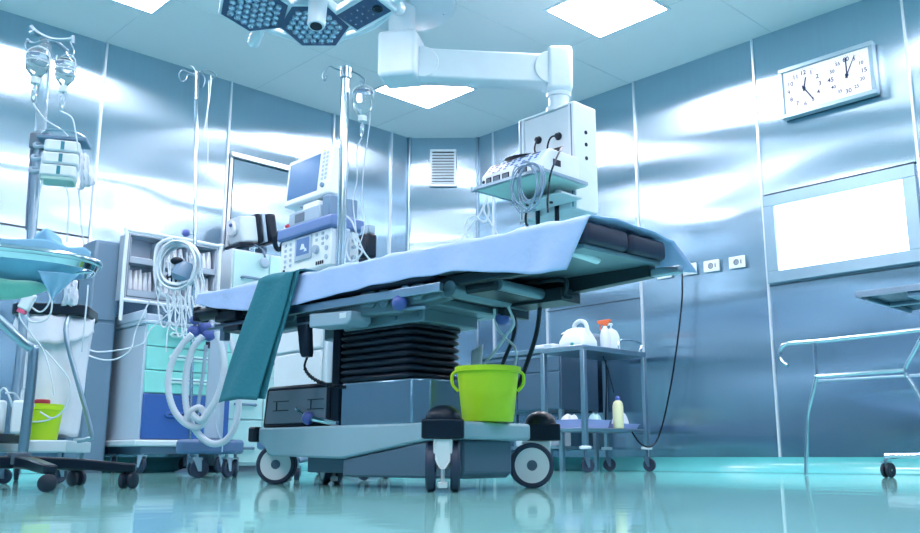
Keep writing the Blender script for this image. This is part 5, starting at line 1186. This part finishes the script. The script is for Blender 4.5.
# blue cloth slung inside the rim: edges thrown over it in a few places, belly sagging below
def clothd(u, v):
    q = 2 * PI * u; c_, s_ = math.cos(q), math.sin(q)
    ex, ey = ell(1, 1, 360)[int(u * 359.99)]
    if v < 0.72:
        k = v / 0.72
        z = -0.085 * (1 - k ** 2.4) + 0.004 * math.sin(q * 7) * k + 0.004 * math.sin(q * 11 + 1)
        return Vector((ex * (EA - 0.028) * k, ey * (EB - 0.028) * k, z + 0.014 * k ** 6))
    k = (v - 0.72) / 0.28
    lift = 0.022 + 0.020 * max(0.0, math.sin(q * 2 + 0.6)) + 0.006 * math.sin(q * 9)
    return Vector((ex * (EA - 0.028), ey * (EB - 0.028), 0.014 + lift * k))
mb = MB(); mb.grid(clothd, 96, 18); mb.v = [TW @ v for v in mb.v]
tag(mb.build('tray_drape', m_cloth, angle=70, solid=0.0025), 'light blue cloth slung inside the rim of the left tray stand', 'drape')
def belly(u, v):
    q = 2 * PI * u; x, y = math.cos(q), math.sin(q); k = 1 - v
    return Vector((-0.005 + x * 0.15 * k, -0.01 + y * 0.105 * k, -0.118 + 0.040 * k ** 2.5 + 0.003 * math.sin(q * 6) * k))
mb = MB(); mb.grid(belly, 48, 8); mb.v = [TW @ v for v in mb.v]
tag(mb.build('cloth_bundle', m_clothg, angle=70, solid=0.004), 'sea green cloth bulging lowest under the left tray', 'cloth')
tail_ = [(0.10, -0.165), (0.17, -0.155), (0.225, -0.13)]
def corner(u, v):
    x = 0.10 + 0.11 * u; w_ = (1 - v)
    xc = 0.145 + (x - 0.145) * (w_ ** 0.9)
    return Vector((xc, -0.105 + 0.006 * math.sin(u * 9) - 0.004 * v, -0.045 - 0.085 * v * (1 - 0.25 * abs(u - 0.5))))
mb = MB(); mb.grid(corner, 12, 10); mb.v = [TW @ v for v in mb.v]
tag(mb.build('cloth_corner', m_cloth, angle=70, solid=0.0025), 'pointed light blue cloth corner hanging below the front of the left tray', 'cloth')
peak = [at(px, py, 2.62) for px, py in ((30, 240), (36, 232), (47, 225), (51, 238), (66, 246), (40, 250))]
mb = MB(); n_ = len(peak); mb.add([p + Vector((0, 0, 0)) for p in peak] + [p + Vector((0, 0.10, -0.01)) for p in peak], [tuple(range(n_)), tuple(reversed(range(n_, 2 * n_)))] + [(i, (i + 1) % n_, n_ + (i + 1) % n_, n_ + i) for i in range(n_)])
tag(mb.build('folded_cloth', m_cloth, bevel=0.012, seg=3), 'light blue folded cloth peak standing up on the left tray', 'cloth')

# ================================================================== STEEL TROLLEY (right)
TF2 = Fr(0.753, 6.0, RA)
t = thing('steel_trolley', 'two-shelf steel trolley on casters in front of the right wall', 'trolley', TF2.w(0, 0), RA)
W_, D_ = 0.385, 0.71
mb = MB(); mb.box(-W_, 0.0, 0.0, D_, 0.800, 0.836); mb.build('top_shelf', m_steel, t, bevel=0.004)
mb = MB(); mb.box(-W_ + 0.02, -0.02, 0.02, D_ - 0.02, 0.268, 0.290); mb.build('lower_shelf', m_steel, t, bevel=0.004)
for x, y, s_ in ((-0.017, 0.017, 0.017), (-W_ + 0.017, 0.017, 0.017), (-0.017, D_ - 0.017, 0.014), (-W_ + 0.017, D_ - 0.017, 0.014)):
    mb = MB(); mb.box(x - s_, x + s_, y - s_, y + s_, 0.165, 0.800); lg = mb.build('leg', m_steel, t, bevel=0.003)
    mb = MB(); mb.lathe([(0.036, 0.150), (0.040, 0.155), (0.040, 0.168), (0.03, 0.172)], Matrix.Translation((x, y, 0)), 20); mb.build('leg_collar', m_white, lg)
    caster(t, x, y, 0.046, 70 + 40 * (x < -0.1) - 60 * (y > 0.3), 0.155, w=0.022, fork=m_steeldk)
mb = MB(); mb.tube([(-0.03, D_ - 0.05, 0.836), (-0.03, D_ - 0.02, 0.90), (-0.03, D_ - 0.25, 0.905), (-0.03, D_ - 0.30, 0.836)], 0.008, 8, smooth=4)
mb.build('guard_rail', m_chrome, t)
def onT(px, py, z): # point on trolley plane height z
    return atz(px, py, z)
# white steriliser-like appliance
p = TF2.w(-0.225, 0.22, 0.8375)
t = thing('white_canister', 'squat white plastic canister with a carrying handle and teal mark on the trolley top', 'canister', p, RA)
mb = MB(); mb.loft([[Vector((q[0], q[1], z)) for q in rrect(a_, b_, 0.03, 4)] for z, a_, b_ in ((0, 0.110, 0.085), (0.01, 0.117, 0.09), (0.055, 0.113, 0.086), (0.10, 0.094, 0.07), (0.135, 0.075, 0.055), (0.145, 0.055, 0.04))]); bd = mb.build('body', m_white, t, angle=50)
mb = MB(); mb.tube([(-0.03, 0, 0.125), (-0.025, 0, 0.175), (0.02, 0, 0.196), (0.065, 0, 0.182), (0.085, 0, 0.14), (0.09, 0, 0.09)], 0.015, 10, smooth=5); mb.build('handle', m_white, t, angle=60)
mb = MB(); mb.box(-0.085, -0.04, -0.05, 0.04, 0.08, 0.145, Matrix.Rotation(-0.25, 4, 'Y')); mb.build('spout_cap', m_black if False else m_white, t, bevel=0.01)
mb = MB(); mb.box(-0.082, -0.050, -0.053, -0.050, 0.095, 0.13, Matrix.Rotation(-0.25, 4, 'Y')); mb.build('dark_window', m_navy, t)
mb = MB()
for a_ in (-50, -15, 20, 55): mb.prism([(0, 0), (0.006, 0.012), (0, 0.026), (-0.006, 0.012)], 'y', -0.0915, -0.0885, Matrix.Translation((0.02, 0, 0.018)) @ Matrix.Rotation(math.radians(a_), 4, 'Y'))
mb.build('leaf_emblem', mat('emblem_teal', (40, 160, 160), 0.4), bd)
# jar, spray bottle, pump bottle
p = TF2.w(-0.25, 0.42, 0.8375)
t = thing('glass_jar', 'low clear jar with a lid behind the white canister and the spray bottle', 'jar', p, 0)
mb = MB(); mb.lathe([(1e-6, 0), (0.058, 0.0), (0.062, 0.01), (0.062, 0.085), (0.055, 0.10), (0.055, 0.105)], None, 28); mb.build('body', m_clear, t)
mb = MB(); mb.lathe([(0.060, 0.104), (0.060, 0.120), (0.05, 0.124), (1e-6, 0.124)], None, 28); mb.build('lid', m_grey, t)
m_orange = mat('trigger_orange', (226, 112, 70), 0.4)
p = TF2.w(-0.10, 0.37, 0.8375)
t = thing('spray_bottle', 'pale spray bottle with an orange trigger head on the trolley top', 'spray bottle', p, -30)
mb = MB(); mb.lathe([(1e-6, 0), (0.034, 0), (0.037, 0.008), (0.037, 0.10), (0.028, 0.135), (0.014, 0.155), (0.013, 0.165), (1e-6, 0.165)], None, 24); mb.build('body', m_bag, t)
mb = MB(); mb.prism([(-0.055, 0.205), (-0.055, 0.185), (-0.012, 0.175), (-0.012, 0.165), (0.018, 0.165), (0.020, 0.18), (0.045, 0.195), (0.04, 0.212)], 'y', -0.012, 0.012); mb.build('spray_head', m_orange, t, bevel=0.003)
mb = MB(); mb.tube([(-0.02, 0, 0.182), (-0.035, 0, 0.165), (-0.038, 0, 0.14)], 0.005, 8, smooth=4); mb.build('trigger', m_orange, t)
p = TF2.w(-0.125, 0.47, 0.8375)
t = thing('pump_bottle', 'white round-shouldered pump bottle at the right of the spray bottle', 'pump bottle', p, 150)
mb = MB(); mb.lathe([(1e-6, 0), (0.058, 0), (0.062, 0.01), (0.058, 0.10), (0.042, 0.14), (0.016, 0.156), (0.015, 0.160), (1e-6, 0.160)], None, 28); mb.build('body', m_white, t)
mb = MB(); mb.cyl((0, 0, 0.155), (0, 0, 0.185), 0.006, n=12); mb.tube([(-0.012, 0, 0.188), (0.01, 0, 0.190), (0.038, 0, 0.182)], 0.0075, 8, smooth=3); mb.build('pump_head', m_white, t)
p = TF2.w(-0.33, 0.06, 0.8375)
t = thing('instrument_dish', 'small flat pale dish at the left corner of the trolley top', 'dish', p, RA)
mb = MB(); mb.loft([[Vector((q[0], q[1], z)) for q in rrect(a_, b_, 0.01, 3)] for z, a_, b_ in ((0, 0.035, 0.045), (0.022, 0.042, 0.05), (0.022, 0.038, 0.046), (0.004, 0.032, 0.042))]); mb.build('dish_body', m_white, t)
# lower shelf: trays, packages, bottle
m_lilac = mat('lilac_plastic', (152, 168, 220), 0.4)
for nm, lb, cx_, cy_, hx_, hy_ in (('plastic_tray', 'lilac-blue plastic tray with packages at the left of the trolley lower shelf', -0.20, 0.20, 0.145, 0.15), ('plastic_tray', 'lilac-blue plastic tray at the right end of the trolley lower shelf', -0.13, 0.535, 0.10, 0.11)):
    t = thing(nm, lb, 'tray', TF2.w(cx_, cy_, 0.2915), RA)
    mb = MB(); h_ = 0.055 if cy_ < 0.3 else 0.035
    mb.loft([[Vector((q[0], q[1], z)) for q in rrect(a_, b_, 0.02, 3)] for z, a_, b_ in ((0, hx_ - 0.012, hy_ - 0.012), (h_ - 0.004, hx_, hy_), (h_ - 0.004, hx_ + 0.006, hy_ + 0.006), (h_, hx_ + 0.006, hy_ + 0.006), (h_, hx_ - 0.003, hy_ - 0.003), (0.004, hx_ - 0.015, hy_ - 0.015))]); mb.build('tray_body', m_lilac, t, angle=45)
def heap(name, lb, c, rx, ry, h, m, seed):
    random.seed(seed); ph = [random.uniform(0, 6) for _ in range(6)]
    mb = MB()
    def g(u, v):
        q = 2 * PI * u; x, y = math.cos(q), math.sin(q); rr = v
        k = 1 + 0.14 * math.sin(3 * q + ph[0]) + 0.08 * math.sin(7 * q + ph[1])
        z = h * (1 - rr ** 5) * (1 + 0.14 * math.sin(5 * x * rr + ph[2]) * math.cos(6 * y * rr + ph[3])) + 0.006 * math.sin(23 * x * rr + ph[4]) * math.sin(19 * y * rr + ph[5]) * (1 - rr)
        return TF2.w(c[0] + rx * x * rr * k, c[1] + ry * y * rr * k, c[2] + max(0.0, z))
    mb.grid(g, 36, 12); return tag(mb.build(name, m, angle=25), lb, 'package')
heap('folded_package', 'white wrapped package heaped in the left part of the lilac tray', (-0.25, 0.145, 0.2965), 0.066, 0.070, 0.082, m_pack, 4)
heap('folded_package', 'white and pale teal wrapped package heaped beside the cream bottle', (-0.125, 0.26, 0.2965), 0.054, 0.054, 0.085, m_mintpale, 5)
heap('folded_package', 'crumpled white plastic package at the right end of the trolley lower shelf', (-0.12, 0.53, 0.2965), 0.062, 0.075, 0.095, m_pack, 6)
t = thing('cream_bottle', 'cream bottle with a dark blue cap at the front of the trolley lower shelf', 'bottle', TF2.w(-0.030, 0.395, 0.2915), 0)
mb = MB(); mb.lathe([(1e-6, 0), (0.034, 0), (0.037, 0.008), (0.037, 0.15), (0.030, 0.178), (0.014, 0.190), (1e-6, 0.190)], None, 28); mb.build('body', mat('cream_plastic', (222, 226, 186), 0.4), t)
mb = MB(); mb.lathe([(0.016, 0.190), (0.017, 0.21), (0.008, 0.218), (1e-6, 0.218)], None, 20); mb.build('cap', m_knob, t)
tube_thing('trolley_lead', atl([(603, 356), (608, 370), (612, 385), (614, 393)], 6.33), 0.005, m_black, 'black lead hanging from the trolley top to the cream bottle', 'cable')
tube_thing('trolley_lead', [Vector(p) for p in (TF2.w(-0.28, 0.60, 0.795), TF2.w(-0.29, 0.61, 0.60), TF2.w(-0.30, 0.60, 0.35))], 0.006, m_black, 'black lead hanging behind the trolley left of the back leg', 'cable')

# ================================================================== STEEL DRAWER CABINET along the right wall
SF = RW
t = thing('steel_cabinet', 'low stainless drawer cabinet against the right wall behind the trolley', 'cabinet', RW.w(0.95, -0.5), RA)
mb = MB(); mb.box(-0.43, 0.43, 0.012, 0.44, 0.44, 0.86); mb.build('body', m_steeldk, t, bevel=0.004)
mb = MB(); mb.box(-0.46, 0.46, -0.012, 0.46, 0.86, 0.895); mb.build('worktop', m_steel, t, bevel=0.004)
for x0, x1 in ((-0.42, -0.005), (0.005, 0.42)):
    mb = MB(); mb.box(x0, x1, 0.0, 0.012, 0.72, 0.85); dw = mb.build('drawer', m_steeldk, t, bevel=0.003)
    mb = MB(); mb.box(x0 + 0.02, x1 - 0.02, -0.008, 0.0, 0.825, 0.842); mb.build('drawer_lip', m_steel, dw)
    mb = MB(); mb.box(x0, x1, 0.0, 0.012, 0.45, 0.71); mb.build('door', m_steeldk, t, bevel=0.003)
for x in (-0.41, 0.41):
    for y in (0.03, 0.42):
        mb = MB(); mb.box(x - 0.015, x + 0.015, y - 0.015, y + 0.015, 0.0, 0.44); mb.build('leg', m_steel, t)
mb = MB(); mb.box(-0.40, 0.40, 0.04, 0.42, 0.16, 0.178); mb.build('lower_shelf', m_steel, t)
t = thing('storage_box', 'plain white storage box on the cabinet lower shelf behind the rear table wheel', 'box', RW.w(1.02, -0.30, 0.179), RA)
mb = MB(); mb.box(-0.16, 0.20, -0.13, 0.10, 0.0, 0.13); mb.build('body', m_cream, t, bevel=0.008); mb = MB(); mb.box(-0.165, 0.205, -0.135, 0.105, 0.131, 0.145); mb.build('lid', m_white, t, bevel=0.004)
# white flat packs on the worktop
t = thing('flat_pack', 'flat white pack lying on the steel cabinet worktop left of the trolley', 'package', RW.w(1.20, -0.43, 0.896), RA)
mb = MB(); mb.box(-0.10, 0.10, -0.05, 0.05, 0.0, 0.030); mb.build('wrapped_body', m_white, t, bevel=0.008)

# ================================================================== TUBULAR FRAME STAND (right)
t = thing('tubular_rack', 'bent steel tube rack standing in front of the right wall', 'rack', RW.w(3.35, -0.68), RA)
TR0 = Fr(*RW.w(3.35, -0.68)[:2], RA)
def rl(px, py, y=0.0):
    q = onrw(px, py, 0.68 - y); return TR0.l(q)
mb = MB(); mb.tube([rl(*p) for p in ((788, 365), (783, 363), (780, 357), (780, 350), (784, 345), (792, 343))] + [rl(820, 341), rl(870, 335.5), rl(919, 330), rl(960, 325)], 0.012, 10, smooth=4); mb.build('top_rail', m_chrome, t, angle=60)
mb = MB(); mb.tube([rl(816, 376), rl(860, 373), rl(905, 370)], 0.011, 10, smooth=0); mb.build('lower_rail', m_chrome, t)
e0 = rl(806, 474); e0 = Vector((e0.x, e0.y, 0.004))
mb = MB(); mb.tube([rl(814, 342), rl(815, 360), rl(816, 376), rl(813, 392), rl(808, 414), rl(807, 435), e0], 0.011, 10, smooth=4); mb.build('leg', m_chrome, t, angle=60)
mb = MB(); mb.tube([rl(924, 332), rl(915, 350), rl(905, 370), rl(913, 385), rl(922, 402), rl(935, 430), Vector((rl(936, 470).x, 0, 0.004))], 0.011, 10, smooth=4); mb.build('leg', m_chrome, t, angle=60)
mb = MB(); mb.tube([rl(815, 376, 0.02), rl(816, 381, 0.20), rl(905, 376, 0.20), rl(940, 374, 0.2)], 0.008, 8, smooth=0); mb.build('rear_rail', m_steel, t)

# ================================================================== TRAY STAND (right edge)
mf = Fr(*RW.w(4.02, -1.02)[:2], RA)
t = thing('side_tray_stand', 'steel tray on a chrome stand cut by the right edge of the picture', 'tray stand', mf.w(0, 0), RA)
T0z = 0.84
def ml(px, py, z): return mf.l(atz(px, py, z))
A_ = ml(857, 298, T0z); B_ = ml(905, 311.5, T0z)
x0, y0 = A_.x, A_.y; y1 = B_.y
mb = MB(); mb.box(x0, x0 + 0.55, y0, y1, T0z + 0.004, T0z + 0.007)
mb.build('tray_pan', mat('tray_underside_dark', (62, 96, 116), 0.25, 0.8), t)
mb = MB(); mb.box(x0, x0 + 0.55, y0 - 0.003, y0, T0z, T0z + 0.030); mb.box(x0, x0 + 0.55, y1, y1 + 0.003, T0z, T0z + 0.030); mb.box(x0 - 0.003, x0, y0, y1, T0z, T0z + 0.030); mb.box(x0 + 0.55, x0 + 0.553, y0, y1, T0z, T0z + 0.030); mb.build('tray_rim', m_steel, t, bevel=0.001)
mb = MB(); mb.box(x0 + 0.02, x0 + 0.53, (y0 + y1) / 2 - 0.010, (y0 + y1) / 2 + 0.010, T0z - 0.014, T0z + 0.003); mb.box(x0 + 0.02, x0 + 0.04, y0 + 0.02, y1 - 0.02, T0z - 0.014, T0z + 0.003); mb.box(x0 + 0.22, x0 + 0.30, y0 + 0.03, y1 - 0.03, T0z - 0.02, T0z + 0.003); mb.build('support_frame', m_steel, t, bevel=0.002)
cst = mf.l((2.075, 4.62, 0))
mb = MB(); mb.tube([(x0 + 0.50, (y0 + y1) / 2, T0z - 0.01), (x0 + 0.50, (y0 + y1) / 2, 0.10)], 0.016, 12, smooth=0); mb.build('column', m_chrome, t)
mb = MB(); mb.tube([Vector((cst.x, cst.y, 0.105)), Vector((x0 + 0.5, cst.y - 0.05, 0.11))], 0.014, 12, smooth=0); mb.tube([Vector((x0 + 0.5, cst.y - 0.06, 0.11)), Vector((x0 + 0.5, y0 - 0.1, 0.11))], 0.014, 12, smooth=0); mb.build('base_tube', m_chrome, t)
caster(t, cst.x, cst.y, 0.036, 80, 0.105, w=0.016, twin=True, gap=0.012, tyre=m_rubber)
caster(t, x0 + 0.5, y0 - 0.1, 0.036, 80, 0.105, w=0.016, twin=True, gap=0.012, tyre=m_rubber)
EXPOSURE = 0.2

# ------------------------------------------------------------------ camera, world, view
cam = bpy.data.cameras.new('camera'); co = bpy.data.objects.new('camera', cam); COL.objects.link(co)
co.location = (0, 0, HC); co.rotation_euler = (PI / 2 + TH, 0, 0)
cam.sensor_width = 36; cam.lens = F / 920 * 36; cam.shift_x = -10.0 / 920; cam.clip_start = 0.02
sc = bpy.context.scene; sc.camera = co
w = bpy.data.worlds.new('world'); sc.world = w; w.use_nodes = True
w.node_tree.nodes['Background'].inputs[0].default_value = lin((150, 190, 210)); w.node_tree.nodes['Background'].inputs[1].default_value = 0.3
sc.view_settings.view_transform = 'Standard'; sc.view_settings.look = 'None'; sc.view_settings.gamma = 1.0; sc.view_settings.use_curve_mapping = False
sc.view_settings.exposure = EXPOSURE
sc.cycles.max_bounces = 8; sc.cycles.diffuse_bounces = 4; sc.cycles.glossy_bounces = 5; sc.cycles.transmission_bounces = 6; sc.cycles.transparent_max_bounces = 12
sc.cycles.caustics_reflective = True; sc.cycles.sample_clamp_indirect = 6.0; sc.cycles.use_denoising = True
